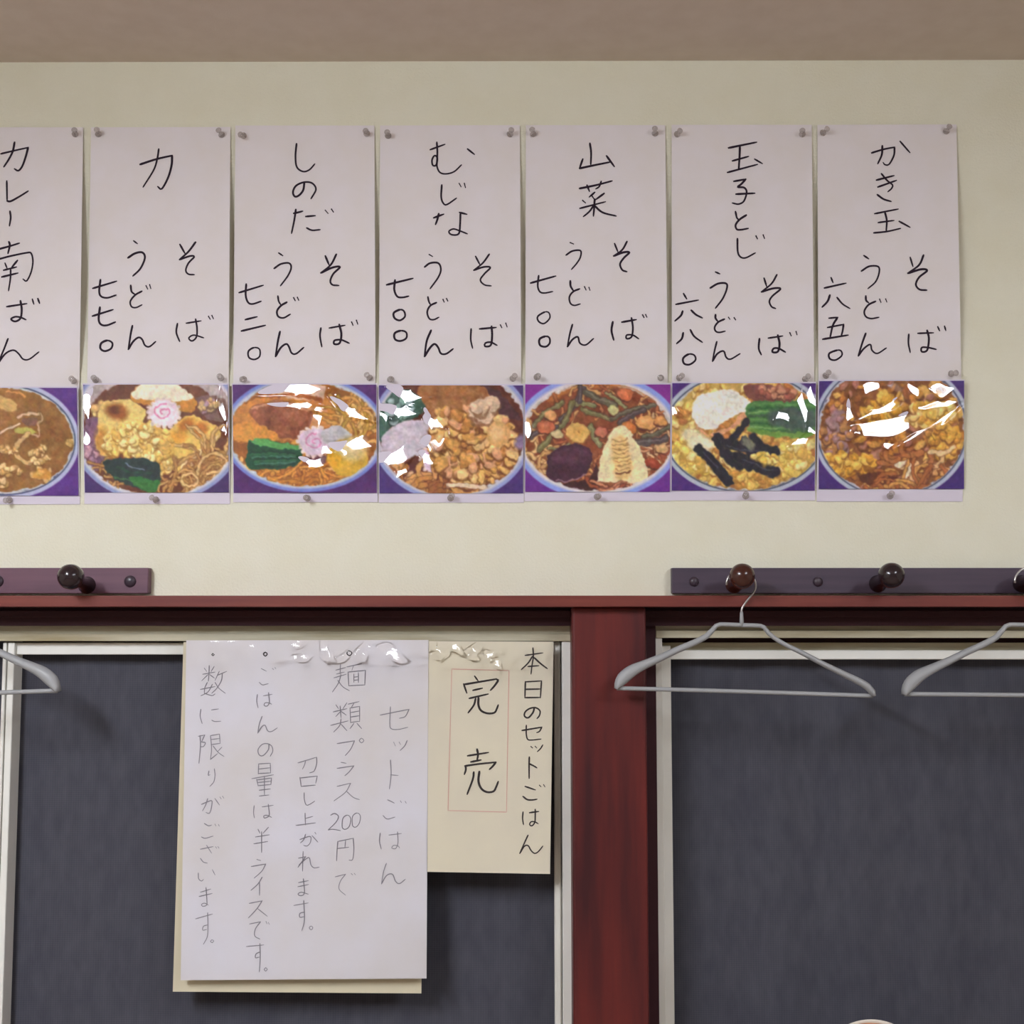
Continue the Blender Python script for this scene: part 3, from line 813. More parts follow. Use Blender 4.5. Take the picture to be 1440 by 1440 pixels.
def photo_1():
    p = Paint(RECTS[1], (84, 40, 122), 0, 520, 4.235, 1)
    p.mottle(np.ones_like(p.X), 8, 30)
    m = p.bowl(20, 420, 458, 352, (176, 178, 206), (196, 196, 200), 44, (44, 50, 84), (134, 90, 42))
    p.line([(300, 150), (370, 205), (430, 290), (458, 380)], 10, (38, 40, 72), soft=8)
    p.put(p.ell_m(20, 420, 414, 308), np.array((138, 92, 44), float))
    p.mottle(m, 10, 40); p.mottle(m, 7, 8)
    T = [(206, 168, 110), (190, 146, 84), (222, 186, 132)]; D = (104, 64, 28)
    p.poly([(-20, 160), (60, 175), (105, 215), (90, 250), (30, 250), (-20, 220)], (196, 158, 96))
    p.line([(50, 135), (110, 140), (160, 165)], 14, (200, 140, 74))
    p.line([(0, 380), (60, 345), (120, 320)], 14, (222, 190, 160), shade=D)
    p.line([(110, 290), (160, 265), (250, 268)], 18, (206, 170, 134), shade=D)
    p.line([(250, 268), (262, 305), (235, 320), (240, 395), (190, 385)], 12, (190, 150, 112), shade=D)
    p.poly([(140, 290), (230, 290), (220, 330), (160, 335)], (120, 84, 66))
    p.poly([(95, 345), (180, 350), (220, 370), (180, 390), (110, 378)], (176, 166, 82))
    p.line([(170, 385), (120, 430), (100, 490), (135, 540), (170, 555)], 26, (208, 168, 112), shade=D)
    for r in ((240, 505, 62, 24), (215, 545, 36, 18), (250, 470, 26, 14), (60, 480, 50, 20), (-10, 470, 30, 20), (70, 610, 60, 26), (20, 590, 40, 24), (250, 620, 74, 36), (20, 670, 40, 26), (420, 435, 24, 20)):
        rg = p.ell_m(*r)
        p.blobs(rg, 16, 14, T, D)
    p.ell(250, 622, 56, 32, (194, 138, 60)); p.ell(240, 612, 26, 14, (214, 164, 88))
    return p.done()

def photo_2():
    p = Paint(RECTS[2], (66, 38, 96), 0, 520, 4.235, 2)
    m = p.bowl(935, 350, 522, 442, (140, 148, 190), (204, 200, 208), 46, None, (112, 62, 34))
    p.ell(930, 340, 480, 380, (176, 160, 158), wob=0.6)
    p.ell(930, 390, 440, 350, (104, 56, 36))
    p.mottle(m, 12, 12)
    p.poly([(515, 300), (640, 320), (660, 560), (600, 600), (515, 560)], (120, 84, 108))
    p.blobs(p.ell_m(560, 480, 50, 90), 14, 18, [(180, 140, 150), (150, 110, 130)], (90, 50, 60))
    p.blobs(p.ell_m(600, 240, 40, 50), 14, 20, [(214, 184, 120), (200, 160, 100)], (110, 70, 40))
    # egg / kamaboko half
    p.poly([(790, 180), (820, 110), (900, 84), (1040, 84), (1130, 140), (1170, 200), (1150, 250), (1080, 250), (900, 215)], (196, 130, 50))
    p.poly([(800, 170), (830, 105), (900, 80), (1040, 80), (1120, 130), (1150, 180), (1000, 185)], (236, 222, 196))
    p.poly([(1170, 170), (1330, 170), (1360, 300), (1240, 290)], (124, 90, 84)); p.blobs(p.ell_m(1240, 210, 60, 40), 16, 20, [(196, 160, 110), (160, 130, 140)], (90, 60, 50))
    # grilled rice cakes
    p.poly([(610, 210), (700, 178), (800, 190), (870, 250), (850, 330), (760, 400), (720, 480), (640, 520), (580, 470), (590, 340)], (226, 194, 116))
    p.ell(700, 250, 70, 50, (150, 84, 34), rot=20, soft=30); p.ell(690, 240, 34, 26, (110, 56, 26), soft=18)
    p.ell(610, 420, 34, 80, (190, 132, 56), soft=30)
    p.poly([(1000, 380), (1120, 280), (1200, 290), (1320, 370), (1260, 450), (1180, 520), (1080, 600), (1000, 570)], (226, 186, 96))
    p.ell(1110, 335, 54, 34, (176, 104, 34), rot=-30, soft=24); p.ell(1200, 355, 40, 50, (190, 116, 40), rot=30, soft=22); p.ell(1060, 400, 60, 40, (214, 150, 56), soft=30)
    p.poly([(1080, 560), (1180, 480), (1290, 400), (1320, 375), (1240, 470), (1100, 600)], (236, 206, 150))
    p.noodles(p.ell_m(1260, 560, 110, 110), 46, 190, 15, [(196, 152, 88), (214, 172, 108), (176, 128, 70)], (112, 64, 30))
    p.noodles(p.ell_m(1080, 660, 150, 40), 22, 170, 14, [(200, 156, 92), (184, 134, 76)], (112, 64, 30))
    p.noodles(p.ell_m(640, 640, 60, 70), 16, 140, 12, [(176, 128, 70), (196, 150, 90)], (90, 50, 26))
    p.line([(1180, 620), (1190, 560), (1260, 500), (1340, 530), (1330, 590), (1230, 620)], 16, (222, 184, 122), shade=(120, 70, 34))
    p.line([(1080, 640), (1140, 620), (1180, 650), (1160, 690), (1100, 690), (1078, 655)], 14, (220, 184, 126), shade=(120, 70, 34))
    # tempura crumbs
    rg = np.maximum(p.ell_m(850, 420, 190, 105, 10), p.ell_m(960, 560, 50, 70))
    rg = np.maximum(rg, p.ell_m(700, 440, 80, 60))
    p.put(rg, (206, 160, 80))
    p.blobs(rg, 230, 21, [(232, 204, 128), (222, 186, 100), (238, 216, 150), (212, 168, 84)], (158, 106, 44))
    # greens
    p.poly([(620, 540), (760, 525), (930, 545), (955, 640), (920, 722), (800, 700), (680, 650), (630, 600)], (34, 50, 48))
    p.poly([(760, 640), (950, 660), (925, 722), (840, 710)], (44, 104, 44))
    p.line([(740, 560), (800, 585), (860, 600)], 6, (150, 160, 190), a=.8); p.line([(700, 580), (780, 610), (900, 620)], 10, (30, 70, 50), a=.8)
    p.line([(680, 640), (780, 665), (860, 700)], 8, (70, 120, 60), a=.7)
    naruto(p, 982, 258, 92)
    return p.done()

def photo_3():
    p = Paint(RECTS[3], (78, 34, 100), 320, 520, 4.235, 3)
    p.mottle(np.ones_like(p.X), 7, 30)
    m = p.bowl(460, 382, 488, 346, (116, 128, 196), (190, 194, 206), 42, None, (150, 88, 36))
    p.mottle(m, 10, 14)
    p.noodles(m, 90, 130, 22, [(206, 146, 66), (190, 124, 50), (168, 98, 40), (222, 170, 96)], (110, 58, 26))
    p.noodles(p.ell_m(450, 640, 250, 50), 30, 260, 20, [(188, 118, 44), (206, 140, 60)], (120, 62, 28))
    # fried tofu sheet
    p.poly([(55, 250), (140, 190), (300, 165), (560, 160), (630, 230), (620, 330), (480, 370), (420, 420), (300, 420), (150, 380), (50, 330)], (196, 126, 60))
    p.poly([(140, 230), (300, 190), (480, 230), (500, 330), (440, 410), (300, 400), (180, 320)], (140, 78, 52))
    p.mottle(p.poly_m([(140, 230), (300, 190), (480, 230), (500, 330), (440, 410), (300, 400), (180, 320)]), 26, 10, (1, .8, .7))
    p.poly([(40, 330), (160, 320), (300, 390), (240, 440), (100, 430), (40, 420)], (214, 142, 62))
    p.poly([(260, 95), (560, 95), (590, 150), (540, 190), (300, 160)], (216, 176, 150))
    p.line([(260, 165), (400, 155), (560, 185)], 22, (166, 90, 44))
    p.line([(150, 235), (300, 200), (460, 235), (590, 250)], 16, (206, 150, 116), a=.8)
    p.ell(700, 260, 90, 60, (206, 140, 66), rot=20, soft=30)
    p.noodles(p.ell_m(740, 270, 90, 100), 40, 150, 18, [(222, 176, 104), (206, 150, 76), (180, 140, 60)], (120, 70, 30))
    # spinach
    p.poly([(160, 415), (420, 460), (425, 560), (360, 580), (180, 595), (105, 560), (120, 490)], (26, 70, 48))
    p.poly([(165, 412), (420, 455), (415, 480), (180, 450)], (88, 156, 84))
    for i in range(7):
        p.line([(130 + i * 8, 500 + i * 12), (250, 490 + i * 14), (400, 505 + i * 10)], 7, [(16, 46, 40), (52, 110, 70), (80, 130, 110)][i % 3], a=.8)
    # fish cake and egg
    p.ell(530, 535, 80, 30, (96, 52, 60))
    naruto(p, 520, 430, 92, (214, 190, 206), (206, 130, 170))
    p.poly([(590, 350), (680, 340), (740, 390), (660, 460), (600, 460), (560, 400)], (190, 184, 188))
    p.ell(715, 520, 118, 112, (208, 164, 56)); p.ell(740, 470, 90, 70, (216, 190, 130), soft=40); p.ell(640, 540, 40, 40, (224, 164, 40), soft=26)
    return p.done()

def photo_4():
    p = Paint(RECTS[4], (70, 44, 110), 640, 520, 4.235, 4)
    m = p.bowl(-20, 370, 482, 416, (144, 152, 200), (198, 192, 200), 46, None, (96, 48, 34))
    p.mottle(m, 10, 14)
    p.poly([(150, 100), (260, 140), (390, 290), (330, 300), (240, 260)], (78, 46, 50))
    # brown tofu sheet at the top
    p.poly([(-200, 100), (140, 98), (220, 180), (260, 270), (150, 330), (-60, 340), (-160, 260)], (158, 104, 62))
    p.mottle(p.poly_m([(-200, 100), (140, 98), (220, 180), (260, 270), (150, 330), (-60, 340), (-160, 260)]), 12, 10)
    p.line([(-160, 160), (20, 170), (180, 170)], 10, (130, 82, 48), a=.6, soft=20)
    # left: greens and fish cake
    p.poly([(-452, 200), (-380, 130), (-250, 130), (-180, 240), (-260, 300), (-380, 340), (-430, 420), (-455, 420)], (60, 92, 80))
    p.blobs(p.ell_m(-340, 230, 90, 80), 26, 26, [(120, 150, 140), (70, 100, 90), (150, 170, 170)], (34, 52, 50))
    p.poly([(-440, 430), (-400, 360), (-280, 305), (-170, 310), (-90, 380), (-100, 460), (-250, 520), (-370, 600), (-430, 560)], (202, 188, 200))
    naruto(p, -112, 530, 92, (226, 196, 216), (206, 110, 180))
    p.ell(-280, 590, 90, 36, (84, 42, 40)); p.blobs(p.ell_m(-310, 610, 100, 40), 14, 22, [(214, 170, 130), (190, 140, 90)], (80, 40, 34))
    p.noodles(p.ell_m(-140, 680, 200, 60), 30, 180, 26, [(186, 126, 66), (204, 150, 90), (150, 90, 50)], (90, 44, 28))
    rg = np.maximum(p.ell_m(110, 460, 260, 230, 15), p.ell_m(-20, 420, 140, 190)) * m
    p.put(rg, (150, 96, 46))
    p.blobs(rg, 330, 30, [(216, 168, 98), (200, 146, 76), (226, 184, 122), (184, 124, 64), (206, 150, 110)], (110, 62, 30), 1.9)
    p.blobs(p.ell_m(190, 250, 80, 50), 10, 44, [(212, 180, 150)], (130, 86, 60)); p.ell(260, 390, 70, 74, (212, 160, 100)); p.ell(250, 380, 40, 44, (222, 178, 124), soft=30)
    p.line([(-40, 690), (60, 690), (180, 700)], 26, (226, 200, 170), shade=(120, 60, 34))
    p.ell(390, 430, 30, 44, (130, 110, 140), soft=20)
    return p.done()

def photo_5():
    p = Paint(RECTS[5], (128, 44, 140), 640, 520, 4.235, 5)
    p.put(np.clip((p.Y - 420) / 260, 0, 1) * 0.55, (80, 40, 130))
    m = p.bowl(848, 400, 500, 372, (140, 154, 218), (214, 204, 206), 62, None, (126, 66, 42))
    p.ell(848, 380, 462, 322, (196, 184, 178), wob=.4); p.ell(848, 405, 436, 312, (130, 70, 44))
    mm = p.ell_m(848, 405, 430, 306)
    p.mottle(mm, 12, 12)
    p.line([(560, 190), (700, 120), (900, 100), (1060, 110), (1180, 190)], 26, (196, 118, 60), a=.8, soft=20)
    p.noodles(mm, 70, 150, 12, [(206, 156, 96), (190, 120, 76), (170, 96, 60)], (90, 46, 36))
    p.noodles(p.ell_m(480, 500, 60, 120), 22, 150, 16, [(216, 176, 120), (198, 150, 96)], (120, 70, 44))
    p.noodles(p.ell_m(1180, 520, 90, 110), 26, 150, 16, [(206, 150, 110), (214, 172, 130), (160, 84, 56)], (96, 46, 36))
    # mountain vegetable stalks
    G = [(112, 104, 66), (92, 84, 66), (128, 124, 84), (84, 70, 70)]
    for pts, w, c in (([(470, 330), (540, 260), (640, 200)], 30, 0), ([(620, 300), (700, 230), (760, 120)], 30, 3), ([(720, 210), (780, 205), (830, 215)], 26, 2),
                      ([(760, 240), (850, 270), (930, 295)], 28, 0), ([(780, 140), (860, 180), (950, 220)], 34, 1), ([(900, 140), (950, 180), (1010, 225)], 22, 2),
                      ([(940, 290), (1040, 250), (1180, 215)], 28, 1), ([(500, 480), (570, 400), (650, 310), (700, 200)], 30, 0), ([(810, 340), (830, 400), (860, 450)], 30, 2),
                      ([(980, 320), (1060, 270), (1120, 240)], 26, 3), ([(1120, 400), (1200, 380), (1270, 340)], 24, 1), ([(450, 400), (520, 360), (600, 350)], 26, 3),
                      ([(560, 470), (620, 470), (690, 430)], 14, 2), ([(740, 100), (745, 150), (740, 200)], 24, 3), ([(1080, 430), (1160, 430), (1250, 410)], 40, 3)):
        p.line(pts, w, G[c], shade=(70, 44, 40)); p.line([(a, b - 5) for a, b in pts], w * 0.25, tuple(v + 40 for v in G[c]), a=.7)
    for cx, cy, r, c in ((568, 275, 34, (212, 150, 96)), (540, 345, 52, (190, 104, 70)), (610, 390, 34, (196, 178, 130)), (870, 370, 40, (186, 106, 82)), (1135, 320, 58, (210, 152, 92)),
                         (1030, 350, 50, (190, 110, 56)), (1220, 310, 40, (206, 140, 80)), (1010, 150, 50, (196, 106, 66)), (940, 245, 34, (196, 190, 130)), (1230, 470, 40, (206, 160, 110)), (1180, 560, 44, (150, 60, 40))):
        p.ell(cx, cy + 6, r * 1.05, r * 0.8, (90, 46, 36)); p.ell(cx, cy, r, r * 0.72, c, rot=10); p.ell(cx - 8, cy - 8, r * .5, r * .3, tuple(min(255, v + 22) for v in c), soft=16)
    p.ell(732, 385, 72, 62, (150, 92, 50)); p.ell(732, 375, 68, 58, (216, 172, 98)); p.ell(735, 372, 34, 28, (206, 156, 84), soft=14); p.ell(738, 372, 5, 5, (150, 96, 50))
    # shiitake
    p.poly([(545, 560), (570, 490), (680, 440), (790, 460), (815, 540), (780, 620), (690, 665), (570, 660)], (66, 34, 52))
    p.poly([(575, 500), (690, 452), (780, 470), (800, 540), (740, 560), (600, 560)], (84, 48, 66), soft=30)
    p.line([(600, 658), (690, 662), (780, 620)], 8, (176, 140, 150), a=.7)
    p.poly([(640, 680), (800, 650), (840, 560), (860, 700), (760, 725)], (62, 30, 34))
    p.noodles(p.ell_m(1000, 700, 160, 26), 16, 100, 14, [(150, 76, 50), (196, 130, 96)], (80, 36, 30))
    # bamboo shoot slice
    p.poly([(846, 660), (858, 540), (900, 420), (945, 350), (975, 335), (1020, 350), (1080, 430), (1130, 540), (1148, 664), (1148, 664), (1050, 675), (1000, 655), (950, 672), (846, 664), (846, 664)], (236, 218, 172))
    p.poly([(935, 420), (1010, 400), (1050, 520), (1045, 640), (950, 640)], (228, 190, 128), soft=26)
    for i, y in enumerate(range(410, 620, 24)):
        p.line([(935 + i * 3, y + 14), (985, y + 20), (1030 + i * 2, y + 6)], 6, (156, 104, 60), a=.85)
    p.line([(960, 615), (1000, 618), (1045, 606)], 8, (84, 44, 34))
    return p.done()

def photo_6():
    p = Paint(RECTS[6], (76, 40, 116), 930, 520, 3.273, 6)
    m = p.bowl(385, 290, 394, 292, (176, 182, 196), (190, 188, 192), 34, (54, 62, 84), (196, 160, 86))
    p.mottle(m, 12, 10)
    p.blobs(m, 300, 22, [(222, 186, 98), (206, 160, 80), (190, 130, 66), (226, 200, 130), (176, 112, 60)], (150, 92, 46), 2)
    p.poly([(380, 75), (520, 78), (600, 130), (560, 160), (420, 150)], (124, 70, 62)); p.blobs(p.ell_m(520, 110, 90, 30), 20, 16, [(150, 84, 66), (190, 130, 100)], (96, 50, 44))
    p.blobs(np.maximum(p.ell_m(130, 400, 90, 90), p.ell_m(600, 430, 110, 80)), 190, 18, [(228, 200, 104), (222, 190, 90), (206, 164, 80), (232, 210, 140)], (180, 136, 64), 1.6)
    p.ell(430, 490, 130, 40, (212, 170, 84), soft=30); p.blobs(p.ell_m(420, 500, 160, 40), 60, 16, [(222, 184, 96), (196, 140, 66)], (160, 110, 50))
    p.ell(140, 300, 50, 34, (230, 214, 170), soft=18); p.ell(180, 340, 60, 36, (236, 224, 190), soft=18)
    # white fish cake
    p.poly([(150, 240), (200, 300), (260, 285), (330, 250), (408, 160), (400, 200), (330, 270), (230, 305)], (222, 160, 120))
    p.poly([(136, 190), (180, 120), (280, 94), (340, 100), (408, 155), (390, 190), (300, 235), (250, 272), (200, 278), (150, 240)], (236, 228, 216))
    # greens
    p.poly([(400, 155), (560, 150), (700, 150), (700, 300), (560, 310), (430, 290), (390, 230)], (70, 116, 62))
    for i in range(8):
        p.line([(400, 165 + i * 17), (520, 158 + i * 19), (700, 170 + i * 17)], 10, [(96, 146, 78), (44, 90, 52), (120, 160, 96), (60, 80, 66)][i % 4], a=.8)
    p.poly([(500, 190), (640, 180), (700, 200), (700, 270), (600, 280), (500, 250)], (72, 88, 80), soft=20)
    p.line([(400, 280), (540, 300), (690, 300)], 22, (112, 150, 66), a=.9)
    # nori strips
    N = (36, 34, 46)
    for pts, w in (([(170, 365), (240, 430), (310, 515)], 40), ([(260, 320), (300, 390), (360, 440)], 48), ([(300, 340), (400, 360), (520, 372)], 42), ([(390, 240), (350, 290), (300, 350)], 26),
                   ([(350, 400), (430, 440), (520, 470)], 46), ([(420, 310), (470, 360), (530, 380)], 32), ([(380, 330), (420, 400), (400, 450)], 40)):
        p.line(pts, w, N, shade=(60, 54, 50))
    for pts in ([(190, 380), (260, 450)], [(300, 350), (370, 370), (480, 375)], [(370, 410), (450, 445), (510, 465)]):
        p.line(pts, 5, (84, 84, 100), a=.7)
    p.ell(400, 340, 34, 20, (120, 120, 100), rot=30, soft=12)
    p.blobs(p.ell_m(480, 410, 60, 22), 16, 16, [(222, 180, 84), (230, 200, 120)], (120, 90, 50))
    return p.done()

def photo_7():
    p = Paint(RECTS[7], (66, 36, 110), 930, 520, 3.273, 7)
    m = p.bowl(1055, 275, 362, 326, (176, 182, 200), (188, 186, 196), 32, (56, 60, 88), (132, 80, 42))
    p.mottle(m, 12, 12)
    p.blobs(m, 260, 22, [(196, 136, 62), (180, 116, 52), (214, 164, 86), (150, 88, 44), (168, 110, 90)], (98, 52, 28), 2.2)
    p.blobs(p.ell_m(1240, 210, 110, 60), 60, 22, [(222, 178, 84), (210, 156, 66), (232, 196, 120)], (150, 96, 44), 2)
    p.poly([(780, 200), (840, 190), (850, 260), (790, 290)], (150, 116, 120), soft=14); p.blobs(p.ell_m(800, 300, 60, 100), 30, 18, [(176, 120, 70), (160, 120, 120)], (96, 56, 44))
    p.blobs(np.maximum(p.ell_m(850, 430, 125, 50), p.ell_m(1010, 200, 90, 90)), 140, 20, [(216, 162, 60), (204, 146, 50), (226, 180, 84)], (128, 76, 30), 1.8)
    p.blobs(p.ell_m(1300, 330, 70, 80), 60, 20, [(216, 164, 72), (200, 142, 58)], (120, 70, 34))
    p.poly([(900, 490), (1010, 470), (1100, 520), (960, 530)], (96, 48, 34))
    p.noodles(p.ell_m(1190, 440, 130, 70), 16, 90, 20, [(206, 150, 92), (222, 176, 124), (180, 110, 60)], (104, 54, 32))
    p.line([(1080, 440), (1130, 430), (1140, 460), (1110, 500)], 20, (236, 214, 180), shade=(130, 80, 50))
    p.line([(1230, 380), (1290, 385), (1340, 360)], 20, (226, 190, 140), shade=(130, 80, 50))
    p.noodles(p.ell_m(1100, 530, 170, 22), 20, 120, 14, [(206, 150, 80), (170, 100, 54)], (104, 54, 32))
    return p.done()

PHOTO_FN = {1: photo_1, 2: photo_2, 3: photo_3, 4: photo_4, 5: photo_5, 6: photo_6, 7: photo_7}
PHOTO_LABELS = {
1: 'glossy photo of thick brown curry soup noodles, cut off by the left edge',
2: 'glossy photo of noodles with grilled rice cakes and a pink swirl fish cake',
3: 'glossy photo of noodles with brown fried tofu, spinach and a half egg',
4: 'glossy photo of noodles with tempura crumbs, fried tofu and fish cake at its left',
5: 'glossy photo of noodles with a bamboo shoot slice and dark mushroom on purple',
6: 'glossy photo of egg noodles with white fish cake and black seaweed strips',
7: 'glossy photo of egg-drop noodles with strong glare, at the right end of the row',
}
# where the lamps glint in each print: (px, py, radius px, lamp)
GLINTS = {      # px, py, half length, half width, angle (clockwise on the frame), lamp
1: [],
2: [(125, 567, 20, 6, 90, 'A'), (122, 619, 10, 5, 90, 'A'), (314, 572, 22, 5, 80, 'B'), (317, 606, 8, 4, 90, 'B')],
3: [(424, 549, 38, 9, 0, 'A'), (426, 573, 32, 5, 8, 'A'), (446, 592, 20, 9, 80, 'A'), (471, 556, 18, 5, 80, 'A'), (497, 579, 26, 6, 25, 'A'),
    (499, 627, 25, 11, 0, 'A'), (443, 650, 16, 6, 8, 'A'), (459, 634, 8, 6, 0, 'A')],
4: [(575, 556, 22, 9, 20, 'A'), (566, 578, 24, 8, 0, 'A'), (538, 580, 20, 5, 70, 'A'), (611, 597, 18, 8, 60, 'A'), (556, 641, 22, 11, -20, 'A'),
    (612, 622, 14, 12, 0, 'A'), (600, 645, 11, 7, 20, 'A'), (564, 664, 8, 6, 0, 'A')],
5: [(741, 604, 15, 5, 90, 'A')],
6: [(1128, 572, 24, 5, 85, 'B'), (1141, 560, 15, 5, 80, 'B'), (1101, 586, 10, 6, -20, 'B'), (1125, 620, 13, 5, -35, 'B'), (1139, 605, 8, 5, 60, 'B'), (947, 580, 8, 4, 90, 'A')],
7: [(1243, 600, 38, 14, -20, 'B'), (1198, 592, 22, 6, 80, 'B'), (1236, 577, 30, 6, -25, 'B'), (1304, 603, 44, 6, -35, 'B'), (1225, 547, 12, 9, -40, 'B'),
    (1257, 545, 12, 7, 60, 'B'), (1322, 549, 12, 9, 20, 'B'), (1282, 549, 12, 5, 70, 'B'), (1251, 627, 10, 6, 0, 'B'), (1322, 570, 20, 5, 0, 'B')],
}
def add_glints(h, X, Z, glints, D0, gx, gz, r):
    """lay flat facets into a glossy film where the photograph shows it throwing a ceiling light back"""
    for (px, py, ra, rb, ang, lamp) in glints:
        Lm = LAMP_A if lamp == 'A' else LAMP_B
        p0 = P(px, py, D0)
        lp = Vector((Lm['x'], Lm['y'], CEIL_Z - 0.06))
        n = (CAM - p0).normalized() + (lp - p0).normalized()
        n.normalize()
        hx = n.x / n.y; hz = n.z / n.y          # surface y = -h, outward normal (-hx, -1, -hz)
        dx, dz = X - p0.x, Z - p0.z
        ca_, sa_ = math.cos(math.radians(-ang)), math.sin(math.radians(-ang))
        ra *= 1.3; rb *= 1.3
        e1 = (dx * ca_ + dz * sa_) / (ra * 0.00103); e2 = (-dx * sa_ + dz * ca_) / (rb * 0.00103)
        e2 = e2 + 0.32 * np.sin(e1 * 2.6 + r.uniform(0, 6)); e1 = e1 + 0.2 * np.sin(e2 * 3 + r.uniform(0, 6))
        w = np.exp(-((e1 * e1 + e2 * e2)) ** 4)
        h = h + w * ((hx - gx) * dx + (hz - gz) * dz)
    return h

def photo(k):
    x0, x1, y0, y1 = RECTS[k]
    strip = {1: 709, 2: 708.5, 3: 706, 4: 706.5, 5: 704.5, 6: 703.5, 7: 705}[k]
    c = (x0, x1, x0 + (1 if k == 7 else 0), x1 + (2.5 if k == 7 else 0), y0, y0 - (0.5 if k == 7 else 0), y1, y1)
    base = P((x0 + x1) / 2, strip, 0.004)
    img = PHOTO_FN[k]()
    u, v = np.meshgrid(np.arange(NU + 1) / NU, np.arange(NV + 1) / NV)
    qx, qy = quad_lerp(c, u, v)
    # wall-plane coordinates of every grid point
    d = np.stack([(qx - 720) / F_PX, -(qy - 720) / F_PX, -np.ones_like(qx)], -1) @ np.array(ROT).T
    D0 = 0.0045
    t = (-D0 - CAM.y) / d[..., 1]
    Pw = np.array(CAM) + d * t[..., None]
    X, Z = Pw[..., 0], Pw[..., 2]
    r = np.random.RandomState(100 + k)
    cz = Z.mean(); cx = X.mean()
    # the sheet leans a little forward at its top and is gently wavy
    h = 0.0035 + 0.045 * (Z - Z.min())
    for _ in range(5):
        fx, fz = r.uniform(20, 60), r.uniform(20, 60); a = r.uniform(0.00012, 0.00030)
        h = h + a * np.sin(fx * X + fz * Z * r.choice([-1, 1]) + r.uniform(0, 6.28))
    gz, gx = 0.045, 0.0
    h = add_glints(h, X, Z, GLINTS[k], D0, gx, gz, r)
    Y = -h
    V = np.stack([X, Y, Z], -1).reshape(-1, 3) - np.array(base)
    idx = np.arange((NU + 1) * (NV + 1)).reshape(NV + 1, NU + 1)
    Fq = np.stack([idx[:-1, :-1], idx[1:, :-1], idx[1:, 1:], idx[:-1, 1:]], -1).reshape(-1, 4)
    me = bpy.data.meshes.new('printed_picture')
    me.vertices.add(len(V)); me.vertices.foreach_set('co', V.astype(np.float32).ravel())
    me.loops.add(Fq.size); me.loops.foreach_set('vertex_index', Fq.astype(np.int32).ravel())
    me.polygons.add(len(Fq)); me.polygons.foreach_set('loop_start', np.arange(0, Fq.size, 4, dtype=np.int32))
    me.polygons.foreach_set('use_smooth', np.ones(len(Fq), bool))
    me.update(calc_edges=True); me.validate()
    ca = me.color_attributes.new('print', 'FLOAT_COLOR', 'POINT')
    colr = np.ones((len(V), 4), np.float32); colr[:, :3] = lin(img.reshape(-1, 3))
    ca.data.foreach_set('color', colr.ravel())
    # paper sheet behind the picture, with its white bottom margin
    c2 = (x0 - 1.3, x1 + 1.3, x0 - 1.3, x1 + 1.3, y0 - 2.2, y0 - 2.2, strip, strip)
    def s(u, v):
        x, y = quad_lerp(c2, u, v)
        p = P(x, y, D0)
        hh = max(0.0012, 0.0018 + 0.045 * (p.z - Z.min()))
        p.y = -hh
        return p
    bo = obj('food_photo', grid_mesh('food_photo', s, 6, 6, base, back=0.0005), M_WHITE)
    bo.location = base
    tag(bo, PHOTO_LABELS[k], 'photo', 'bowl photos under the menu cards')
    pr = obj('printed_picture', me, M_PRINT, bo)
for k in range(1, 8):
    photo(k)

# ------------------------------------------------------------------ push pins
def pin_parts():
    V, Fc = lathe([(0.0048, 0.0), (0.0050, 0.0010), (0.0044, 0.0020), (0.0024, 0.0034), (0.0022, 0.0090), (0.0032, 0.0110),
                   (0.0042, 0.0118), (0.0044, 0.0130), (0.0036, 0.0138)], 16)
    a = mesh('pin_head', V, Fc)
    V, Fc = lathe([(0.0006, -0.0070), (0.0006, 0.0005)], 8)
    b = mesh('needle', V, Fc)
    return a, b
PM, NM = pin_parts()
ORD = {1: 'card cut by left edge', 2: 'second card from left', 3: 'third card from left', 4: 'middle card',
       5: 'third card from right', 6: 'second card from right', 7: 'rightmost card'}
PINS = [
 (103, 186, 1, 'top right corner of'), (136, 186, 2, 'top left corner of'), (310, 187, 2, 'top right corner of'), (341, 188, 3, 'top left corner of'),
 (515, 185, 3, 'top right corner of'), (545, 188, 4, 'top left corner of'), (717, 186, 4, 'top right corner of'), (750, 186, 5, 'top left corner of'),
 (922, 185, 5, 'top right corner of'), (953, 186, 6, 'top left corner of'), (1130, 186, 6, 'top right corner of'), (1159, 184, 7, 'top left corner of'),
 (1333, 182, 7, 'top right corner of'),
 (101, 534, 1, 'bottom right corner of'), (132, 533, 2, 'bottom left corner of'), (309, 530, 2, 'bottom right corner of'), (341, 532, 3, 'bottom left corner of'),
 (519, 530, 3, 'bottom right corner of'), (549, 532, 4, 'bottom left corner of'), (721, 531, 4, 'bottom right corner of'), (755, 529, 5, 'bottom left corner of'),
 (930, 530, 5, 'bottom right corner of'), (956, 530, 6, 'bottom left corner of'), (1134, 532, 6, 'bottom right corner of'), (1163, 527, 7, 'bottom left corner of'),
 (1340, 524, 7, 'bottom right corner of'),
 (10, 702, 1, 'photo'), (217, 702, 2, 'photo'), (431, 700, 3, 'photo'), (633, 700, 4, 'photo'), (840, 698, 5, 'photo'), (1050, 697, 6, 'photo'), (1254, 697, 7, 'photo')]
rp = random.Random(8)
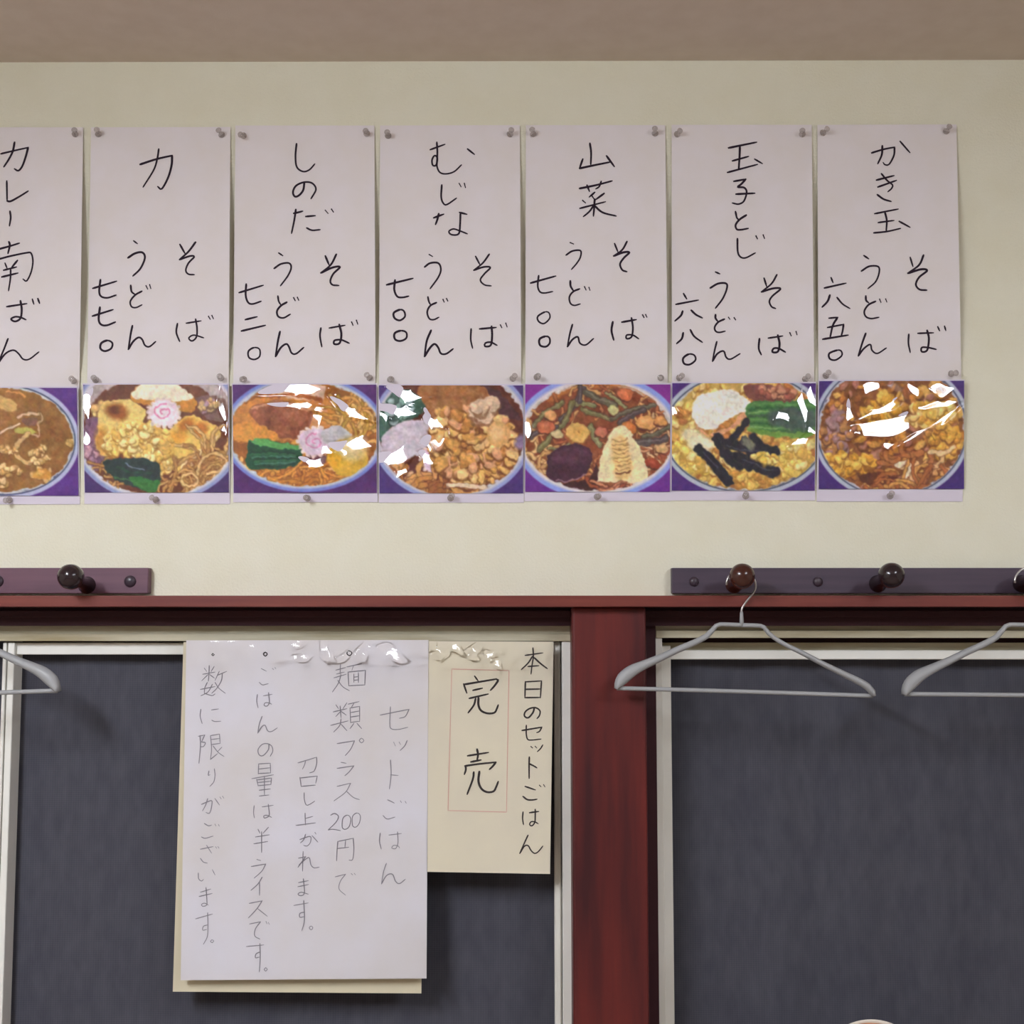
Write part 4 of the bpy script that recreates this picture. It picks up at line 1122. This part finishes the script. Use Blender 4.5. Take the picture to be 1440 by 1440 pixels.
for (px, py, k, where) in PINS:
    dep = 0.0026
    if where == 'photo':
        lab = 'clear push pin in the margin below the photo under %s' % ORD[k]; dep = 0.0032
    else:
        lab = 'clear push pin at the %s %s' % (where, ORD[k])
    p = P(px, py, dep + 0.008); q = Vector((p.x, -dep, p.z))
    e = empty('push_pin', q)
    tag(e, lab, 'push pin', 'clear push pins')
    obj('pin_head', PM, M_PIN, e, smooth=True)
    obj('needle', NM, M_NEEDLE, e)
    e.rotation_euler = (math.radians(rp.uniform(-14, 14)), 0, math.radians(rp.uniform(-16, 16)))
PM.polygons.foreach_set('use_smooth', [True] * len(PM.polygons))

# ------------------------------------------------------------------ notices on the left window
def sheet(name, c, depth, label, mat, curl=0.0, cat='notice', nu=8, nv=20, thick=0.0006, group='paper notices on the left window'):
    base = P(*quad_lerp(c, 0.5, 1.0), depth)
    def h(u, v): return depth + curl * max(0, v) ** 2 + 0.0006 * math.sin(5 * u + 3 * v)
    def s(u, v):
        return P(*quad_lerp(c, u, v), h(u, v))
    o = obj(name, grid_mesh(name, s, nu, nv, base, back=thick), mat)
    o.location = base
    tag(o, label, cat, group)
    def s2(x, y, lift):
        u, v = quad_inv(c, x, y); return P(x, y, h(u, v) + lift)
    return o, s2, base

def film(c, s2, base, parent, seed, ymax, glints):
    """clear film over the top of the sheet, crumpled"""
    r = np.random.RandomState(seed)
    nt = 44; nu = int(nt * (c[1] - c[0]) / (ymax - c[4]) * 0.8)
    vs = [j / nt for j in range(nt + 1)]
    end = (c[6] - 2 - c[4]) / (ymax - c[4])
    vs += [1 + (end - 1) * j / 12 for j in range(1, 13)]
    nv = len(vs) - 1
    pts = []
    for v in vs:
        for i in range(nu + 1):
            yy = c[4] + 1 + (ymax - c[4]) * v
            xx, _ = quad_lerp(c, i / nu, (yy - c[4]) / (c[6] - c[4]))
            pts.append(s2(xx, yy, 0.0008))
    A = np.array([tuple(p) for p in pts]); X, Z = A[:, 0], A[:, 2]
    v = np.repeat(np.array(vs), nu + 1)
    fade = np.maximum(0, np.sin(np.pi * np.clip(v, 0, 1))) ** 0.8
    h = np.zeros_like(X)
    for _ in range(7):
        f = r.uniform(90, 420); th = r.uniform(0, 3.14)
        h = h + 0.09 / f * 0.5 * np.sin(f * (X * math.cos(th) + Z * math.sin(th)) + r.uniform(0, 6.3))
    h = h * fade + 0.0012 * fade
    h = add_glints(h, X, Z, [(a, b, p * 1.25, q * 1.5, g, l) for a, b, p, q, g, l in glints], 0.0, 0.0, 0.0, r)
    A[:, 1] -= h
    Vv = [Vector(a) - base for a in A]
    Fc = [(j * (nu + 1) + i, (j + 1) * (nu + 1) + i, (j + 1) * (nu + 1) + i + 1, j * (nu + 1) + i + 1) for j in range(nv) for i in range(nu)]
    return obj('clear_film', mesh('clear_film', Vv, Fc), M_FILM, parent, smooth=True)
GL_CN = [(457, 916, 12, 4, 70, 'A'), (476, 925, 10, 3, -25, 'A'), (508, 918, 10, 5, 100, 'A'),
         (550, 919, 13, 5, 15, 'A'), (422, 924, 9, 3, -15, 'A'), (415, 905, 7, 3, 10, 'A')]
GL_CC = [(633, 910, 12, 4, 25, 'A'), (617, 911, 9, 3, -60, 'A'), (624, 917, 8, 3, 100, 'A'), (613, 921, 7, 3, 0, 'A'), (667, 914, 9, 4, -60, 'A'),
         (660, 922, 7, 4, 0, 'A'), (689, 921, 5, 4, 0, 'A'), (697, 933, 6, 3, 30, 'A')]

FR = -0.020
CB = (258, 599, 243, 592.5, 903, 903, 1394.5, 1397)
bo, _, _ = sheet('backing_card', CB, FR + 0.003, 'cream backing card showing below and left of the pencilled rice notice', M_BOARD, cat='card')
CN = (262, 602.5, 254, 599.8, 900.5, 900, 1378.5, 1376)
no, ns, nb = sheet('rice_set_notice', CN, FR + 0.006, 'large white notice with faint pencil writing in five columns, on the left window', M_NOTICE, curl=0.014)
N1 = conv("""250,322 345,305; 300,255 298,320 293,375; 262,275 280,300; 338,262 315,300; 290,325 242,372; 305,325 340,352;
 232,440 345,418; 285,385 265,430 262,470 262,470 320,488 345,475; 325,400 290,460 235,490; 378,300 345,370; 365,330 435,300; 402,315 395,370 360,430 320,470; 345,385 375,430 425,470;
 235,595 230,650 245,705; 318,600 372,592; 320,680 345,690 390,688;
 215,805 265,795 265,795 240,850; 240,850 270,855 255,885 230,885; 228,800 232,880 220,1015; 310,800 380,788 380,788 385,860; 318,830 380,822; 315,870 385,860; 310,800 318,900 310,985; 310,985 365,940; 330,880 370,930 415,962; 398,890 365,925;
 298,1075 292,1110 305,1105; 340,1058 345,1110 335,1160 305,1195;
 240,1335 300,1310 322,1310 315,1370 300,1405 275,1398; 288,1290 272,1340 248,1385; 345,1290 380,1340; 384,1278 393,1292; 404,1272 413,1286;
 705,278 745,298; 690,385 715,405 760,395; 793,278 800,285; 812,270 818,278;
 675,480 670,530 680,582; 722,490 790,478; 762,465 768,540 750,570 728,565 735,545 765,545 785,555;
 712,650 690,710 678,780 678,780 710,730 735,720 755,762 785,768 830,740;
 765,865 760,910 720,955 690,950 680,910 710,870 750,862 785,880 795,920 775,960;
 685,1022 682,1098; 685,1020 775,1015 775,1015 778,1090; 685,1060 775,1050; 682,1095 775,1090; 632,1135 800,1105; 670,1140 680,1185; 670,1145 785,1130 785,1130 780,1180; 680,1165 780,1155; 680,1190 780,1180; 730,1115 730,1260; 690,1225 775,1215; 690,1270 765,1262;
 650,1345 645,1400 652,1440; 712,1355 798,1342; 760,1335 768,1410 760,1430 730,1442 725,1425 750,1420 785,1436""", 240, 890, 5.536)
N2 = conv("""262,100 295,118 318,112; 240,205 270,215 330,198; 345,105 352,118; 372,108 378,120;
 232,300 330,280; 280,270 318,330; 232,372 255,400 285,408; 350,282 358,292; 368,280 376,292;
 215,485 218,530 240,548 255,535; 325,460 345,500;
 232,635 312,610; 222,668 322,645; 275,598 282,700 280,735 250,745 240,730 265,720 292,735;
 195,842 325,805; 288,795 290,900 285,980 255,1040; 285,890 255,900 250,930 280,925;
 320,1005 310,1017 324,1028 336,1015 320,1005;
 680,145 695,175; 760,130 720,175; 660,205 768,188; 648,258 755,240; 708,165 708,325;
 672,380 700,388; 628,435 740,415 740,415 710,470 650,525; 712,518 680,570 625,620; 692,560 692,658;
 612,722 712,702 712,702 670,765 605,835; 680,765 752,822;
 615,882 700,865 700,865 660,920 655,975 695,1000; 742,862 750,880; 760,870 768,885;
 590,1058 725,1045; 695,1035 697,1150 690,1255; 695,1100 665,1115 660,1145 690,1140;
 740,1222 728,1235 740,1250 752,1237 740,1222;
 305,1490 305,1490""".replace('305,1490 305,1490', ''), 240, 1140, 5.536)
N3 = conv("""345,290 420,270; 350,320 410,305; 380,245 378,320; 330,350 425,322; 385,325 365,390 318,460; 360,370 400,420 450,450; 430,265 545,240; 480,260 470,290;
 440,305 445,410; 440,305 575,292 575,292 570,405; 445,412 570,405; 485,320 485,385; 520,310 520,385; 485,345 520,340; 485,370 520,365;
 345,560 365,590; 430,545 400,590; 325,615 430,590; 378,570 385,660; 378,615 345,650; 385,610 425,640; 305,720 440,685; 385,670 375,720 328,772; 385,710 430,760;
 440,555 525,535; 485,550 465,580; 455,585 460,700; 455,585 530,572 530,572 530,690; 460,620 530,608; 460,655 530,645; 460,697 530,688; 485,705 455,745; 510,705 545,745;
 355,862 490,840 490,840 460,905 418,955; 545,820 527,838 545,856 563,838 545,820;
 385,1008 425,1015; 355,1055 485,1035 485,1035 450,1080 415,1112;
 355,1195 460,1170 460,1170 420,1240 330,1308; 430,1235 480,1280 528,1298;
 50,1012 195,968 195,968 195,1020 175,1075 140,1090; 108,1000 100,1030 85,1060; 65,1125 75,1195; 65,1130 200,1115 200,1115 188,1170; 75,1195 185,1185;
 98,1245 100,1300 115,1340 140,1335 180,1310;
 690,640 915,595 915,595 885,650 840,665; 770,575 765,700 775,745 830,752 905,735;
 795,850 808,880; 838,850 848,868; 900,838 880,880 845,915; 770,990 775,1100 762,1215; 770,1105 830,1110;
 748,1300 775,1312 800,1325; 848,1308 855,1320; 885,1312 892,1325""", 410, 890, 5.536)
N4 = conv("""305,35 335,22 365,45 345,90 285,150 285,150 320,145 380,155; 435,35 400,60 395,130 420,145 450,120 460,60 435,35; 510,18 475,45 475,115 500,128 528,95 535,40 510,18;
 360,240 355,300 350,390; 360,240 480,215 480,215 485,300 475,380 448,385; 420,235 415,290; 355,295 445,285;
 340,515 420,495 420,495 380,550 370,610 420,658; 465,490 475,500; 488,488 497,498;
 105,20 108,110; 110,60 165,45; 35,115 185,95;
 65,225 120,205 150,205 145,250 120,275 95,270; 108,185 95,225 70,250; 160,195 205,245; 182,170 190,182;
 90,318 85,470; 55,370 110,358 110,358 50,440; 60,420 120,370 140,370 150,420 175,445 215,440;
 55,560 130,545; 50,592 132,575; 92,530 100,640 70,662 50,650 75,635 130,650;
 18,738 130,718; 95,700 100,850 80,935; 98,790 65,800 65,830 98,825; 152,898 138,912 152,928 166,912 152,898;
 712,38 745,65 805,50; 690,175 685,240 698,298; 758,190 855,178; 825,165 828,250 810,295 780,290 795,270 830,275 840,290;
 738,410 715,480 700,570 700,570 740,505 785,495 810,550 840,568 885,535""", 410, 1140, 5.536)
pw = ribbons(N1 + N2 + N3 + N4, 1.35, ns, 'handwriting', M_PENCIL, no, nb, seed=21)
pw['label'] = 'faint grey pencilled writing'
bul = conv("737,150 722,165 737,181 752,165 737,150; 328,160 320,170 330,178 340,170 328,160", 240, 890, 5.536) + conv("450,140 430,158 450,177 470,158 450,140", 410, 890, 5.536)
bw = ribbons(bul, 1.7, ns, 'bullet_marks', M_INK2, no, nb, seed=22)
film(CN, ns, nb, no, 5, 937, GL_CN)

CC = (602.5, 778.5, 601, 773.5, 901.5, 902.5, 1226, 1229)
co, cs, cb = sheet('sold_out_notice', CC, FR + 0.004, 'cream notice with two large black characters in a thin red box', M_CREAM, curl=0.012)
A1 = conv("550,462 585,510; 432,545 465,640; 435,550 780,492 780,492 800,505 760,565 720,610; 532,612 630,590; 492,698 692,652; 560,700 540,770 482,850; 590,690 590,770 620,830 690,858 760,850 785,810 800,770; 475,1310 695,1275; 575,1240 585,1300 575,1355; 510,1375 615,1355", 595, 890, 7.579)
A2 = conv("445,130 600,108 775,90 775,90 745,130 708,165; 452,128 455,170 440,218; 540,195 530,270 470,430; 600,190 590,290 620,370 680,408 750,400 780,350 800,298", 595, 1060, 7.579)
t1 = ribbons(A1 + A2, 2.9, cs, 'large_lettering', M_INK2, co, cb, seed=31)
B1 = conv("1170,160 1175,250 1160,350 1150,438; 1088,240 1275,213; 1165,250 1120,320 1048,390; 1185,265 1250,325 1322,380; 1118,358 1232,350; 1090,520 1085,690; 1090,522 1262,512 1262,512 1250,690; 1085,602 1250,598; 1085,690 1250,688; 1185,800 1170,850 1120,905 1080,885 1090,840 1140,805 1200,798 1245,830 1240,880 1215,912; 1055,1040 1265,1005 1265,1005 1240,1050 1212,1062; 1100,985 1100,1080 1115,1135 1160,1142 1255,1132; 1150,1212 1165,1225; 1195,1210 1210,1225; 1275,1195 1250,1235 1218,1265", 595, 890, 7.579)
B2 = conv("1132,35 1130,120 1130,262; 1130,105 1180,130 1212,150; 1088,348 1195,385; 1065,455 1110,488 1165,492 1212,485; 1240,335 1255,350; 1285,330 1298,352; 1065,620 1060,690 1070,755; 1135,628 1230,615; 1195,592 1195,660 1190,730 1160,768 1135,755 1150,725 1190,725 1225,745; 1118,868 1080,950 1030,1062 1030,1062 1080,985 1120,980 1150,1030 1190,1062 1230,1040 1275,985", 595, 1060, 7.579)
t2 = ribbons(B1 + B2, 2.2, cs, 'handwriting', M_INK2, co, cb, seed=32)
rb = [[(635.3, 940.8), (715.8, 943)], [(715.8, 943), (712.2, 1142)], [(712.2, 1142), (630, 1139.8)], [(630, 1139.8), (635.3, 940.8)]]
rl_ = ribbons(rb, 1.1, cs, 'red_border_line', M_RED, co, cb, seed=33)
film(CC, cs, cb, co, 9, 942, GL_CC)

# ------------------------------------------------------------------ plate on the sill, only its rim top in view
pc = P(1227, 1519, 0.048)
R0 = pc.z - (SILL_Z + 0.001)
Rp = abs(P(1227, 1434.5, 0.048).z - pc.z)
pe = empty('round_plate', (pc.x, -0.03, SILL_Z + 0.0005))
tag(pe, 'round white-rimmed russet dish cut off by the bottom edge, before the right window', 'dish')
V, Fc = lathe([(Rp * 0.55, 0.004), (Rp * 0.6, 0.0), (Rp * 0.97, 0.014), (Rp, 0.018), (Rp * 0.985, 0.020), (Rp * 0.93, 0.016), (Rp * 0.92, 0.0155)], 72)
V = [(x, y, z + Rp) for x, y, z in V]
o = obj('rim', mesh('rim', V, Fc), M_PLATE, pe, smooth=True)
V, Fc = lathe([(Rp * 0.94, 0.0150), (Rp * 0.93, 0.0172), (Rp * 0.6, 0.0165), (Rp * 0.1, 0.0162)], 72)
V = [(x, y, z + Rp) for x, y, z in V]
o = obj('glazed_face', mesh('glazed_face', V, Fc), M_PLATE_IN, pe, smooth=True)
